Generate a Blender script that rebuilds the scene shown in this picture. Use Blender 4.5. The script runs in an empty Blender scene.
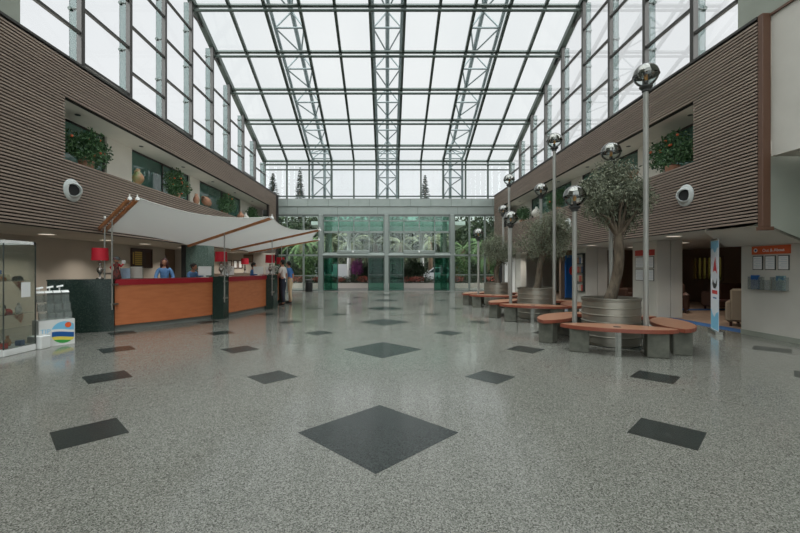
import bpy, math, random
from mathutils import Vector, Matrix
# ------------------------------------------------------------------ camera, sky, exposure
C = bpy.context.scene.collection
CAMH = 1.42
cam_d = bpy.data.cameras.new('camera'); cam = bpy.data.objects.new('camera', cam_d); C.objects.link(cam)
cam.location = (0, 0, CAMH); cam.rotation_euler = (math.pi/2, 0, 0)
cam_d.sensor_width = 36; cam_d.lens = 18; cam_d.shift_x = 12.6/800; cam_d.shift_y = 1.5/800
cam_d.clip_start = .05; cam_d.clip_end = 500
bpy.context.scene.camera = cam
LAMP = 13
SKY_LOW, SKY_HIGH = 1.05, 6.6
W = bpy.data.worlds.new('overcast_sky'); bpy.context.scene.world = W; W.use_nodes = True
wn = W.node_tree.nodes; wl = W.node_tree.links
bg = wn['Background']; bg.inputs['Strength'].default_value = 1.12
tc = wn.new('ShaderNodeTexCoord'); nz = wn.new('ShaderNodeTexNoise'); nz.inputs['Scale'].default_value = 1.6; nz.inputs['Detail'].default_value = 4
cr = wn.new('ShaderNodeValToRGB'); cr.color_ramp.elements[0].color = (.74, .77, .80, 1); cr.color_ramp.elements[1].color = (.93, .93, .94, 1)
cr.color_ramp.elements[0].position = .3; cr.color_ramp.elements[1].position = .7
wl.new(tc.outputs['Generated'], nz.inputs['Vector']); wl.new(nz.outputs['Fac'], cr.inputs['Fac']); wl.new(cr.outputs['Color'], bg.inputs['Color'])
# overcast sky: much brighter toward the zenith and behind the camera than low over the entrance
sx_ = wn.new('ShaderNodeVectorMath'); sx_.operation = 'DOT_PRODUCT'; sx_.inputs[1].default_value = (0, -.6, .8); wl.new(tc.outputs['Generated'], sx_.inputs[0])
mrs = wn.new('ShaderNodeMapRange'); mrs.interpolation_type = 'SMOOTHSTEP'; mrs.inputs[1].default_value = .2; mrs.inputs[2].default_value = .75; mrs.inputs[3].default_value = SKY_LOW; mrs.inputs[4].default_value = SKY_HIGH
wl.new(sx_.outputs['Value'], mrs.inputs[0]); wl.new(mrs.outputs[0], bg.inputs['Strength'])
vs = bpy.context.scene.view_settings
vs.view_transform = 'Standard'; vs.look = 'None'; vs.gamma = 1; vs.use_curve_mapping = False; vs.exposure = 0.0

# ------------------------------------------------------------------ helpers
def lin(c):
    return tuple((v/255/12.92 if v/255 <= .04045 else ((v/255+.055)/1.055)**2.4) for v in c)
def mat(name, rgb, rough=.6, metal=0, noise=None, rgb2=None, bump=0, coord='Object', spec=.5, stretch=None, emit=None, island=None):
    m = bpy.data.materials.new(name); m.use_nodes = True
    nt = m.node_tree; b = nt.nodes['Principled BSDF']
    b.inputs['Base Color'].default_value = (*lin(rgb), 1); b.inputs['Roughness'].default_value = rough
    b.inputs['Metallic'].default_value = metal; b.inputs['Specular IOR Level'].default_value = spec
    if emit: b.inputs['Emission Color'].default_value = (*lin(rgb), 1); b.inputs['Emission Strength'].default_value = emit
    if noise or island:
        rp = nt.nodes.new('ShaderNodeValToRGB'); rp.color_ramp.elements[0].color = (*lin(rgb), 1); rp.color_ramp.elements[1].color = (*lin(rgb2 or tuple(v*.8 for v in rgb)), 1)
        if island:
            g = nt.nodes.new('ShaderNodeNewGeometry'); nt.links.new(g.outputs['Random Per Island'], rp.inputs['Fac'])
        else:
            t = nt.nodes.new('ShaderNodeTexCoord'); n = nt.nodes.new('ShaderNodeTexNoise'); n.inputs['Scale'].default_value = noise; n.inputs['Detail'].default_value = 3
            mp = nt.nodes.new('ShaderNodeMapping'); nt.links.new(t.outputs[coord], mp.inputs['Vector']); nt.links.new(mp.outputs['Vector'], n.inputs['Vector'])
            if stretch: mp.inputs['Scale'].default_value = stretch
            rp.color_ramp.elements[0].position = .35; rp.color_ramp.elements[1].position = .65
            nt.links.new(n.outputs['Fac'], rp.inputs['Fac'])
            if bump:
                bp = nt.nodes.new('ShaderNodeBump'); bp.inputs['Strength'].default_value = bump; bp.inputs['Distance'].default_value = .01
                nt.links.new(n.outputs['Fac'], bp.inputs['Height']); nt.links.new(bp.outputs['Normal'], b.inputs['Normal'])
        nt.links.new(rp.outputs['Color'], b.inputs['Base Color'])
    return m
def glass(name, tint, refl=.06, rough=.0, body=0.0, bodycol=(200, 210, 205), edge=.9):
    """thin pane: tinted see-through, fresnel mirror, optional diffuse body colour"""
    m = bpy.data.materials.new(name); m.use_nodes = True; nt = m.node_tree; nt.nodes.clear()
    o = nt.nodes.new('ShaderNodeOutputMaterial'); t = nt.nodes.new('ShaderNodeBsdfTransparent'); t.inputs['Color'].default_value = (*tint, 1)
    g = nt.nodes.new('ShaderNodeBsdfGlossy'); g.inputs['Roughness'].default_value = rough
    lw = nt.nodes.new('ShaderNodeLayerWeight'); lw.inputs['Blend'].default_value = .18
    ma = nt.nodes.new('ShaderNodeMath'); ma.operation = 'MULTIPLY_ADD'; ma.inputs[1].default_value = edge; ma.inputs[2].default_value = refl
    nt.links.new(lw.outputs['Fresnel'], ma.inputs[0])
    mx = nt.nodes.new('ShaderNodeMixShader'); nt.links.new(ma.outputs[0], mx.inputs['Fac'])
    first = t.outputs[0]
    if body:
        d = nt.nodes.new('ShaderNodeBsdfDiffuse'); d.inputs['Color'].default_value = (*lin(bodycol), 1)
        m2 = nt.nodes.new('ShaderNodeMixShader'); m2.inputs['Fac'].default_value = body
        nt.links.new(t.outputs[0], m2.inputs[1]); nt.links.new(d.outputs[0], m2.inputs[2]); first = m2.outputs[0]
    nt.links.new(first, mx.inputs[1]); nt.links.new(g.outputs[0], mx.inputs[2]); nt.links.new(mx.outputs[0], o.inputs['Surface'])
    return m
def wloc(o):
    v = Vector((0, 0, 0))
    while o: v += o.location; o = o.parent
    return v
class MB:
    def __init__(s): s.v = []; s.f = []; s.m = []; s.cur = 0
    def add(s, vs_, fs_):
        n = len(s.v); s.v += [tuple(v) for v in vs_]; s.f += [tuple(i+n for i in f) for f in fs_]; s.m += [s.cur]*len(fs_); return s
    def box(s, x0, x1, y0, y1, z0, z1, b=0):
        if x0 > x1: x0, x1 = x1, x0
        if y0 > y1: y0, y1 = y1, y0
        if b:
            b = min(b, (x1-x0)*.45, (y1-y0)*.45, (z1-z0)*.45)
            P = []
            for (z, k) in ((z0, b), (z0+b, 0), (z1-b, 0), (z1, b)):
                q = [(x0+k+b*(k == 0), y0+k), (x1-k-b*(k == 0), y0+k), (x1-k, y0+k+b*(k == 0)), (x1-k, y1-k-b*(k == 0)), (x1-k-b*(k == 0), y1-k), (x0+k+b*(k == 0), y1-k), (x0+k, y1-k-b*(k == 0)), (x0+k, y0+k+b*(k == 0))]
                P.append([(x, y, z) for x, y in q])
            vs_ = sum(P, []); F = []
            for i in range(3):
                for j in range(8): F.append((i*8+j, i*8+(j+1) % 8, i*8+8+(j+1) % 8, i*8+8+j))
            F.append(tuple(range(7, -1, -1))); F.append(tuple(24+j for j in range(8)))
            return s.add(vs_, F)
        return s.add([(x0, y0, z0), (x1, y0, z0), (x1, y1, z0), (x0, y1, z0), (x0, y0, z1), (x1, y0, z1), (x1, y1, z1), (x0, y1, z1)],
                     [(0, 3, 2, 1), (4, 5, 6, 7), (0, 1, 5, 4), (1, 2, 6, 5), (2, 3, 7, 6), (3, 0, 4, 7)])
    def bar(s, a, b, w, h, up=(0, 0, 1)):
        a = Vector(a); b = Vector(b); d = (b-a).normalized(); u = Vector(up); r = d.cross(u)
        if r.length < 1e-4: r = d.cross(Vector((0, 1, 0)))
        r.normalize(); u = r.cross(d).normalized(); r *= w/2; u *= h/2
        return s.add([a-r-u, a+r-u, a+r+u, a-r+u, b-r-u, b+r-u, b+r+u, b-r+u], [(3, 2, 1, 0), (4, 5, 6, 7), (0, 1, 5, 4), (1, 2, 6, 5), (2, 3, 7, 6), (3, 0, 4, 7)])
    def tube(s, pts, rad, n=10, cap=True):
        pts = [Vector(p) for p in pts]; k = len(pts)
        if not isinstance(rad, (list, tuple)): rad = [rad]*k
        V = []; F = []; pr = None
        for i, p in enumerate(pts):
            d = (pts[min(i+1, k-1)]-pts[max(i-1, 0)]).normalized()
            r = pr - d*pr.dot(d) if pr is not None else d.cross(Vector((0, 0, 1)))
            if r.length < 1e-4: r = d.cross(Vector((0, 1, 0)))
            r.normalize(); pr = r; u = d.cross(r)
            for j in range(n):
                a = 2*math.pi*j/n; V.append(p+(r*math.cos(a)+u*math.sin(a))*rad[i])
        for i in range(k-1):
            for j in range(n): F.append((i*n+j, i*n+(j+1) % n, (i+1)*n+(j+1) % n, (i+1)*n+j))
        if cap: F.append(tuple(range(n-1, -1, -1))); F.append(tuple((k-1)*n+j for j in range(n)))
        return s.add(V, F)
    def lathe(s, prof, c=(0, 0, 0), n=32, axis=None, sx=1, sy=1):
        V = []; F = []; M = Matrix.Identity(3)
        if axis: M = Vector((0, 0, 1)).rotation_difference(Vector(axis)).to_matrix()
        for r, z in prof:
            for j in range(n):
                a = 2*math.pi*j/n; V.append(Vector(c)+M @ Vector((max(r, 1e-4)*math.cos(a)*sx, max(r, 1e-4)*math.sin(a)*sy, z)))
        for i in range(len(prof)-1):
            for j in range(n): F.append((i*n+j, i*n+(j+1) % n, (i+1)*n+(j+1) % n, (i+1)*n+j))
        return s.add(V, F)
    def ell(s, c, r, n=16, m=10, a0=-90, a1=90, axis=None):
        r = r if isinstance(r, (list, tuple)) else (r, r, r)
        prof = [(math.cos(math.radians(a0+(a1-a0)*i/m)), math.sin(math.radians(a0+(a1-a0)*i/m))) for i in range(m+1)]
        V = []; F = []
        M = Vector((0, 0, 1)).rotation_difference(Vector(axis)).to_matrix() if axis else Matrix.Identity(3)
        for q, z in prof:
            for j in range(n):
                a = 2*math.pi*j/n; V.append(Vector(c)+M @ Vector((max(q, 1e-3)*math.cos(a)*r[0], max(q, 1e-3)*math.sin(a)*r[1], z*r[2])))
        for i in range(m):
            for j in range(n): F.append((i*n+j, i*n+(j+1) % n, (i+1)*n+(j+1) % n, (i+1)*n+j))
        return s.add(V, F)
    def prism(s, poly, z0, z1):
        n = len(poly); V = [(x, y, z0) for x, y in poly]+[(x, y, z1) for x, y in poly]
        F = [tuple(range(n-1, -1, -1)), tuple(range(n, 2*n))]+[(i, (i+1) % n, n+(i+1) % n, n+i) for i in range(n)]
        return s.add(V, F)
    def extr(s, poly3, off):
        n = len(poly3); o = Vector(off); V = [Vector(p) for p in poly3]+[Vector(p)+o for p in poly3]
        F = [tuple(range(n-1, -1, -1)), tuple(range(n, 2*n))]+[(i, (i+1) % n, n+(i+1) % n, n+i) for i in range(n)]
        return s.add(V, F)
    def grid(s, P):  # P[i][j] points
        n = len(P); k = len(P[0]); V = [p for r in P for p in r]
        return s.add(V, [(i*k+j, i*k+j+1, (i+1)*k+j+1, (i+1)*k+j) for i in range(n-1) for j in range(k-1)])
    def tf(s, M): s.v = [tuple(M @ Vector(v)) for v in s.v]; return s
    def build(s, name, m, parent=None, smooth=False, kind=None, loc=None):
        me = bpy.data.meshes.new(name); base = wloc(parent) if parent else Vector((0, 0, 0))
        if loc is not None: base = base+Vector(loc)
        me.from_pydata([tuple(Vector(v)-base) for v in s.v], [], s.f)
        for q in (m if isinstance(m, (list, tuple)) else [m]): me.materials.append(q)
        if any(s.m): me.polygons.foreach_set('material_index', s.m)
        if smooth: me.polygons.foreach_set('use_smooth', [True]*len(me.polygons))
        me.update()
        o = bpy.data.objects.new(name, me); C.objects.link(o)
        if parent: o.parent = parent
        if loc is not None: o.location = loc
        if smooth == 'auto':
            try:
                me.polygons.foreach_set('use_smooth', [True]*len(me.polygons)); me.set_sharp_from_angle(angle=math.radians(35))
            except Exception: pass
        if kind: o['kind'] = kind
        return o
def tag(o, label, cat, group=None, kind=None):
    o['label'] = label; o['category'] = cat
    if group: o['group'] = group
    if kind: o['kind'] = kind
    return o
def thing(name, loc, label, cat, group=None):
    o = bpy.data.objects.new(name, None); C.objects.link(o); o.location = loc; o.empty_display_size = .1
    return tag(o, label, cat, group)
def struct(name, mb, m, smooth=False, parent=None):
    return mb.build(name, m, parent, smooth, None if parent else 'structure')
def copy_tree(o, parent=None):
    c = o.copy(); C.objects.link(c)
    if parent: c.parent = parent
    for ch in list(o.children): copy_tree(ch, c)
    return c
def text_mb(s, size, org, xd, ud, depth=.003, align='LEFT'):
    cu = bpy.data.curves.new('t', 'FONT'); cu.body = s; cu.size = size; cu.align_x = align; cu.extrude = depth/2
    o = bpy.data.objects.new('t', cu); C.objects.link(o)
    me = bpy.data.meshes.new_from_object(o.evaluated_get(bpy.context.evaluated_depsgraph_get()))
    xd = Vector(xd).normalized(); ud = Vector(ud).normalized(); nd = xd.cross(ud)
    mb = MB(); mb.add([Vector(org)+xd*v.co.x+ud*v.co.y+nd*v.co.z for v in me.vertices], [tuple(p.vertices) for p in me.polygons])
    bpy.data.objects.remove(o); bpy.data.meshes.remove(me); bpy.data.curves.remove(cu)
    return mb
def skin(chains, links=(), levels=1):
    """chains: list of lists of (x,y,z,r); vertices at the same place are merged"""
    V = []; R = []; E = []; idx = {}
    def vid(p):
        k = tuple(round(c, 4) for c in p[:3])
        if k not in idx: idx[k] = len(V); V.append(k); R.append(p[3] if len(p) < 5 else (p[3], p[4]))
        return idx[k]
    for ch in chains:
        for a, b in zip(ch, ch[1:]):
            i, j = vid(a), vid(b)
            if i != j: E.append((i, j))
    me = bpy.data.meshes.new('s'); me.from_pydata(V, E, []); o = bpy.data.objects.new('s', me); C.objects.link(o)
    md = o.modifiers.new('skin', 'SKIN')
    for i, sv in enumerate(me.skin_vertices[0].data):
        r = R[i]; sv.radius = r if isinstance(r, tuple) else (r, r); sv.use_root = (i == 0)
    sb = o.modifiers.new('sub', 'SUBSURF'); sb.levels = levels; sb.render_levels = levels
    bpy.context.view_layer.update()
    e = bpy.data.meshes.new_from_object(o.evaluated_get(bpy.context.evaluated_depsgraph_get()))
    mb = MB(); mb.add([v.co[:] for v in e.vertices], [tuple(p.vertices) for p in e.polygons])
    bpy.data.objects.remove(o); bpy.data.meshes.remove(me); bpy.data.meshes.remove(e)
    return mb

# ------------------------------------------------------------------ materials
def speckle(name, cols, scale, rough, mix2=None):
    m = bpy.data.materials.new(name); m.use_nodes = True; nt = m.node_tree; b = nt.nodes['Principled BSDF']
    t = nt.nodes.new('ShaderNodeTexCoord'); v = nt.nodes.new('ShaderNodeTexVoronoi'); v.inputs['Scale'].default_value = scale
    r = nt.nodes.new('ShaderNodeValToRGB'); r.color_ramp.interpolation = 'CONSTANT'; e = r.color_ramp.elements
    sp = nt.nodes.new('ShaderNodeSeparateColor')
    nt.links.new(t.outputs['Object'], v.inputs['Vector']); nt.links.new(v.outputs['Color'], sp.inputs['Color']); nt.links.new(sp.outputs[0], r.inputs['Fac'])
    e[0].color = (*lin(cols[0][1]), 1); e[0].position = 0; e[1].color = (*lin(cols[1][1]), 1); e[1].position = cols[1][0]
    for p, c in cols[2:]: q = e.new(p); q.color = (*lin(c), 1)
    n = nt.nodes.new('ShaderNodeTexNoise'); n.inputs['Scale'].default_value = .6; n.inputs['Detail'].default_value = 4
    nt.links.new(t.outputs['Object'], n.inputs['Vector'])
    mr = nt.nodes.new('ShaderNodeMapRange'); mr.inputs[1].default_value = .3; mr.inputs[2].default_value = .7; mr.inputs[3].default_value = rough*.8; mr.inputs[4].default_value = rough*1.3
    nt.links.new(n.outputs['Fac'], mr.inputs[0]); nt.links.new(mr.outputs[0], b.inputs['Roughness'])
    mm = nt.nodes.new('ShaderNodeMix'); mm.data_type = 'RGBA'; mm.blend_type = 'MULTIPLY'; mm.inputs[0].default_value = .25
    nt.links.new(r.outputs['Color'], mm.inputs[6]); nt.links.new(n.outputs['Color'], mm.inputs[7]) if False else None
    r2 = nt.nodes.new('ShaderNodeValToRGB'); r2.color_ramp.elements[0].color = (.7, .7, .7, 1); r2.color_ramp.elements[1].color = (1, 1, 1, 1)
    nt.links.new(n.outputs['Fac'], r2.inputs['Fac']); nt.links.new(r2.outputs['Color'], mm.inputs[7]); nt.links.new(mm.outputs[2], b.inputs['Base Color'])
    b.inputs['Specular IOR Level'].default_value = .27
    return m
M = {}
M['terrazzo'] = speckle('terrazzo', [(0, (92, 93, 85)), (.22, (118, 118, 110)), (.5, (133, 132, 124)), (.75, (152, 151, 143)), (.93, (74, 74, 66))], 150, .13)
M['slate'] = speckle('slate_inlay', [(0, (44, 49, 47)), (.3, (52, 58, 55)), (.6, (58, 64, 61)), (.85, (38, 42, 41))], 90, .2)
M['granite'] = speckle('green_granite', [(0, (30, 44, 39)), (.3, (42, 58, 51)), (.65, (36, 50, 45)), (.88, (66, 80, 72))], 110, .16)
M['granite_grey'] = speckle('grey_granite', [(0, (84, 100, 92)), (.3, (98, 116, 106)), (.65, (90, 106, 98)), (.88, (130, 144, 134))], 80, .2)
M['slat'] = mat('slat_wood', (146, 130, 116), .55, noise=3, rgb2=(128, 112, 100), stretch=(1, .2, 8))
M['slatback'] = mat('slat_backing', (26, 20, 18), .8)
M['plaster'] = mat('white_plaster', (196, 192, 182), .75, noise=1.5, rgb2=(188, 184, 174))
M['gallerywhite'] = mat('gallery_plaster', (222, 217, 206), .75, noise=1.5, rgb2=(214, 209, 198))
M['beige'] = mat('beige_plaster', (190, 179, 165), .75, noise=1.2, rgb2=(182, 171, 157))
M['greyplaster'] = mat('grey_green_plaster', (146, 150, 138), .75, noise=1.2, rgb2=(138, 142, 130))
M['beam'] = mat('grey_clad_beam', (134, 142, 136), .5, noise=2, rgb2=(128, 136, 130))
M['joint'] = mat('dark_joint', (70, 76, 72), .7)
M['frame'] = mat('dark_frame', (58, 56, 52), .4, .3)
M['roofsteel'] = mat('roof_steel', (66, 76, 70), .4, .3)
M['alu'] = mat('grey_aluminium', (128, 135, 129), .45, .4)
M['truss'] = mat('truss_steel', (122, 132, 132), .5)
M['fin'] = glass('teal_fin_glass', (.40, .50, .48), .04, body=.15, bodycol=(52, 66, 64))
M['pane'] = glass('clear_roof_glass', (.90, .935, .93), .02)
M['pane2'] = glass('clear_side_glass', (.93, .95, .95), .02, edge=.3)
M['teal'] = glass('teal_glass', (.56, .80, .71), .04, body=.22, bodycol=(130, 165, 150))
M['tealdoor'] = glass('teal_door_glass', (.34, .62, .53), .015, body=.06, bodycol=(40, 100, 82))
M['paneclear'] = glass('entrance_glass', (.86, .93, .89), .04)
M['gallery'] = glass('gallery_glass', (.35, .58, .52), .10, body=.55, bodycol=(104, 148, 134))
M['amberglass'] = glass('tinted_lounge_glass', (.22, .20, .09), .04)
M['rearfill'] = glass('rear_fill_glass', (.60, .62, .62), .04)  # tint limits the fill entering through the added rear glazing
M['case'] = glass('display_case_glass', (.93, .96, .94), .03, body=.02)
M['acrylic'] = glass('clear_acrylic', (.90, .92, .92), .10, body=.14)
M['bulbglass'] = glass('globe_glass', (.90, .93, .92), .08, body=.03)
M['chrome'] = mat('mirror_chrome', (122, 122, 117), .07, 1)
M['steel'] = mat('brushed_steel', (140, 140, 132), .32, .9, noise=4, rgb2=(126, 126, 119), stretch=(1, 1, 12))
M['polesteel'] = mat('pole_steel', (150, 149, 142), .45, .35)
M['planter'] = mat('planter_steel', (150, 146, 134), .38, .7, noise=.9, rgb2=(138, 134, 122))
M['concrete'] = mat('concrete', (104, 104, 93), .8, noise=9, rgb2=(88, 89, 79), bump=.2)
M['bench'] = mat('bench_wood', (176, 128, 100), .28, noise=5, rgb2=(160, 112, 86), stretch=(1, 8, 1))
M['benchedge'] = mat('bench_edge_wood', (134, 72, 54), .4)
M['black'] = mat('black', (24, 24, 24), .5)
M['darkgrey'] = mat('dark_grey', (55, 56, 54), .6)
M['soil'] = mat('soil', (60, 48, 38), .9, noise=20, rgb2=(44, 34, 28), bump=.5)
M['bark'] = mat('olive_bark', (112, 100, 84), .9, noise=14, rgb2=(78, 68, 56), bump=1, stretch=(1, 1, .3))
M['olive'] = mat('olive_leaf', (70, 76, 56), .6, island=1, rgb2=(136, 140, 116))
M['shrub'] = mat('shrub_leaf', (34, 66, 38), .5, island=1, rgb2=(78, 112, 66))
M['fruit'] = mat('orange_fruit', (186, 88, 48), .6)
M['redwood'] = mat('red_counter_top', (158, 28, 40), .35)
M['orangewood'] = mat('orange_wood_panel', (196, 118, 74), .4, noise=3, rgb2=(186, 108, 66), stretch=(1, 1, 5))
M['kick'] = mat('grey_plinth', (120, 122, 116), .5)
M['canvas'] = mat('sail_canvas', (206, 206, 200), .8)
M['beamwood'] = mat('varnished_beam', (178, 116, 66), .4, noise=6, rgb2=(150, 92, 50))
M['redshade'] = mat('red_lampshade', (186, 22, 42), .7)
M['ornate'] = mat('silvered_glass', (160, 152, 144), .15, .8)
M['plaque'] = mat('dark_wood_frame', (66, 34, 26), .4)
M['brass'] = mat('brass_plate', (206, 168, 88), .35, .6)
M['paper'] = mat('white_paper', (222, 222, 220), .7)
M['blueprint'] = mat('pale_blue_print', (150, 170, 190), .6)
M['monitor'] = mat('white_plastic', (218, 218, 214), .4)
M['skin'] = mat('skin', (176, 124, 98), .55)
M['hairblack'] = mat('black_hair', (26, 20, 18), .6)
M['hairred'] = mat('dark_red_hair', (62, 24, 22), .5)
M['blouse'] = mat('blue_blouse', (104, 146, 190), .8, noise=12, rgb2=(88, 128, 174))
M['whiteshirt'] = mat('white_shirt', (214, 206, 200), .8)
M['blueshirt'] = mat('blue_shirt', (70, 118, 178), .8)
M['jeans'] = mat('dark_jeans', (38, 42, 56), .85)
M['khaki'] = mat('khaki_trousers', (188, 164, 132), .85)
M['shoe'] = mat('black_shoe', (22, 20, 20), .5)
M['brownpost'] = mat('brown_corner_wood', (92, 64, 48), .5)
M['orange'] = mat('orange_header', (206, 92, 48), .5)
M['redsign'] = mat('red_header', (176, 44, 36), .5)
M['nozzle'] = mat('nozzle_grey_white', (176, 180, 176), .45)
M['white'] = mat('white_paint', (226, 226, 222), .5)
M['bannerwhite'] = mat('banner_print', (214, 220, 226), .5)
M['lightblue'] = mat('light_blue', (120, 188, 220), .5)
M['seablue'] = mat('sea_blue', (18, 84, 150), .5)
M['yellow'] = mat('sand_yellow', (226, 210, 90), .5)
M['green'] = mat('grass_green', (60, 160, 70), .5)
M['sun'] = mat('sun_orange', (226, 90, 34), .5)
M['red'] = mat('red_paint', (196, 30, 34), .5)
M['carpet'] = mat('lounge_carpet', (150, 126, 104), .95, noise=8, rgb2=(132, 108, 90))
M['bluecarpet'] = mat('blue_carpet', (34, 80, 128), .9)
M['loungewall'] = mat('lounge_wall', (120, 100, 82), .8)
M['darkwall'] = mat('dark_lounge_wall', (112, 92, 76), .8)
M['sofa'] = mat('beige_upholstery', (140, 124, 104), .85)
M['darksofa'] = mat('brown_upholstery', (82, 56, 44), .7)
M['terracotta'] = mat('terracotta', (158, 108, 84), .7, noise=5, rgb2=(150, 122, 96))
M['glaze'] = mat('green_ochre_glaze', (120, 130, 84), .4, noise=4, rgb2=(170, 110, 80))
M['paving'] = mat('outside_paving', (112, 106, 101), .7, noise=2, rgb2=(102, 97, 93))
M['kerb'] = mat('pale_kerb', (192, 176, 170), .7)
M['grass'] = mat('lawn', (50, 62, 36), .9, noise=3, rgb2=(38, 50, 28))
M['palm'] = mat('palm_leaf', (62, 72, 48), .55, island=1, rgb2=(128, 132, 102))
M['palm2'] = mat('bright_palm_leaf', (48, 72, 36), .55, island=1, rgb2=(98, 124, 70))
M['hedge'] = mat('hedge_leaf', (20, 32, 18), .6, island=1, rgb2=(46, 62, 32))
M['magenta'] = mat('magenta_flower', (112, 30, 96), .6, island=1, rgb2=(140, 64, 122))
M['redflower'] = mat('red_flower', (140, 36, 30), .6, island=1, rgb2=(160, 92, 76))
M['conifer'] = mat('conifer_needles', (30, 42, 36), .8, island=1, rgb2=(58, 72, 62))
M['trunk'] = mat('palm_trunk', (110, 92, 72), .9, noise=8, rgb2=(82, 66, 52), bump=.6)
M['canopyunder'] = mat('canopy_soffit', (214, 222, 218), .6)
M['carwhite'] = mat('car_white', (205, 207, 209), .25)
M['carglass'] = mat('car_glass', (40, 52, 56), .1)
M['tyre'] = mat('tyre', (22, 22, 22), .8)
M['amber'] = mat('amber_bulb', (224, 150, 50), .3)
M['doormat'] = mat('door_mat', (70, 66, 60), .95)

cv = M['canvas']; nt = cv.node_tree; b_ = nt.nodes['Principled BSDF']; out = nt.nodes['Material Output']
tr_ = nt.nodes.new('ShaderNodeBsdfTranslucent'); tr_.inputs['Color'].default_value = (*lin((206, 206, 200)), 1); mx_ = nt.nodes.new('ShaderNodeMixShader'); mx_.inputs['Fac'].default_value = .26
nt.links.new(b_.outputs[0], mx_.inputs[1]); nt.links.new(tr_.outputs[0], mx_.inputs[2]); nt.links.new(mx_.outputs[0], out.inputs['Surface'])
# ------------------------------------------------------------------ dimensions
FAR = 24.45; BL = -6.70; BR = 6.55; GX = 7.5
ZB0, ZB1 = 2.22, 5.80            # slatted balcony front
ZO0, ZO1 = 3.68, 4.98            # opening in it
def zr(D): return 7.96+.405*(FAR-D)
PUR = [FAR, 23.12, 21.22, 19.31, 17.40, 15.50, 13.60, 11.70, 9.80, 8.00]
NEAR = -5.0

# ------------------------------------------------------------------ floor
f = MB()
f.add([(-9.3, NEAR, 0), (7.72, NEAR, 0), (7.72, FAR+.1, 0), (-9.3, FAR+.1, 0)], [(0, 1, 2, 3)])
f.cur = 1
def diamond(x, y, a): f.add([(x-a, y, .0012), (x, y-a, .0012), (x+a, y, .0012), (x, y+a, .0012)], [(0, 1, 2, 3)])
for k in range(-1, 6):
    yA = 3.45+3.53*k; yB = yA+1.765
    if 0 < yA < FAR-.8: diamond(-.08, yA, .695)
    for q in range(4):
        for sgn in (-1, 1):
            xa = -.08+sgn*(2.49+2.15*q); xb = -.08+sgn*(1.42+2.15*q)
            if -6.9 < xa < 7.2 and yA < FAR-.4: diamond(xa, yA, .345)
            if -6.4 < xb < 7.2 and yB < FAR-.4: diamond(xb, yB, .335)
struct('floor', f, [M['terrazzo'], M['slate']])

# ------------------------------------------------------------------ slatted balcony fronts
def slats(x, sgn, y0, y1, holes):
    """sgn: side the slats project to (into the hall)"""
    mb = MB(); z = ZB0+.01
    while z < ZB1-.05:
        segs = [(y0, y1)]
        for (a, b, c, d) in holes:
            if z+.036 > c and z < d:
                ns = []
                for s0, s1 in segs:
                    if a > s0: ns.append((s0, min(a, s1)))
                    if b < s1: ns.append((max(b, s0), s1))
                segs = ns
        for s0, s1 in segs: mb.box(x, x+sgn*.04, s0, s1, z, z+.033)
        z += .0612
    return mb
def band(side, x, sgn, y0, y1, hy0, hy1):
    w = MB(); xo = x-sgn*.12
    w.box(xo, x, y0, y1, ZB0, ZO0); w.box(xo, x, y0, y1, ZO1, ZB1)
    w.box(xo, x, y0, hy0, ZO0, ZO1); w.box(xo, x, hy1, y1, ZO0, ZO1)
    root = struct('wall_'+side, w, M['slatback'])
    slats(x, sgn, y0, y1, [(hy0, hy1, ZO0, ZO1)]).build('slats', M['slat'], root)
    t = MB(); t.box(x-sgn*.9, x+sgn*.045, y0, y1, ZB1, ZB1+.05) ; struct('trim_'+side, t, M['frame'])
    # gallery behind the opening
    g = MB(); xb = x-sgn*.9
    g.box(xo, x-sgn*2.9, y0, y1+.0, ZO0-.25, ZO0-.001)      # gallery floor
    struct('floor_gallery_'+side, g, M['gallerywhite'])
    g = MB(); g.box(xo, x-sgn*2.9, y0, y1, ZO1, ZB1-.02); struct('ceiling_gallery_'+side, g, M['gallerywhite'])
    g = MB(); cols = [(y0, hy0+.2), (10.84, 11.9), (15.4, 16.2), (20.8, 22.6)]
    for a, b in cols: g.box(xb, xb-sgn*.25, a, b, ZO0, ZO1)
    g.box(xb, xb-sgn*.1, 22.6, y1, ZO0, ZO1)
    struct('wall_gallery_'+side, g, M['gallerywhite'])
    g = MB(); g.box(x-sgn*2.9, x-sgn*3.0, y0, y1, 0 if side == 'left' else ZB0, ZB1); struct('wall_outer_'+side, g, M['loungewall'])
    n = 0
    for a, b in ((hy0+.2, 10.84), (11.9, 15.4), (16.2, 20.8)):
        fr = MB()
        for yy in [a+.03]+([(a+b)/2] if b-a > 2.6 else [])+[b-.03]: fr.box(xb-sgn*.06, xb-sgn*.12, yy-.03, yy+.03, ZO0, ZO1)
        fr.box(xb-sgn*.06, xb-sgn*.12, a, b, ZO0, ZO0+.05); fr.box(xb-sgn*.06, xb-sgn*.12, a, b, ZO1-.05, ZO1)
        n += 1
        r = struct('window_gallery_%s_%d' % (side, n), fr, M['frame'])
        p = MB(); p.box(xb-sgn*.085, xb-sgn*.095, a+.05, b-.05, ZO0+.05, ZO1-.05); p.build('pane', M['gallery'], r)
    # recessed spotlights
    for i in range(6):
        yy = 9.3+2.4*i; m = MB(); m.lathe([(.0, -.004), (.05, -.004), (.06, -.008), (.06, 0)], (x-sgn*.5, yy, ZO1), 16)
        tag(m.build('recessed_spotlight', M['darkgrey'], None, loc=(x-sgn*.5, yy, ZO1)), '%s small round spotlight from the camera in the %s gallery soffit' % (['first', 'second', 'third', 'fourth', 'fifth', 'sixth'][i], side), 'light', 'spotlights in the %s gallery soffit' % side)
band('left', BL, 1, NEAR, FAR-.02, 8.27, 22.6)
band('right', BR, -1, 7.05, FAR-.02, 8.52, 22.6)
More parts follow.
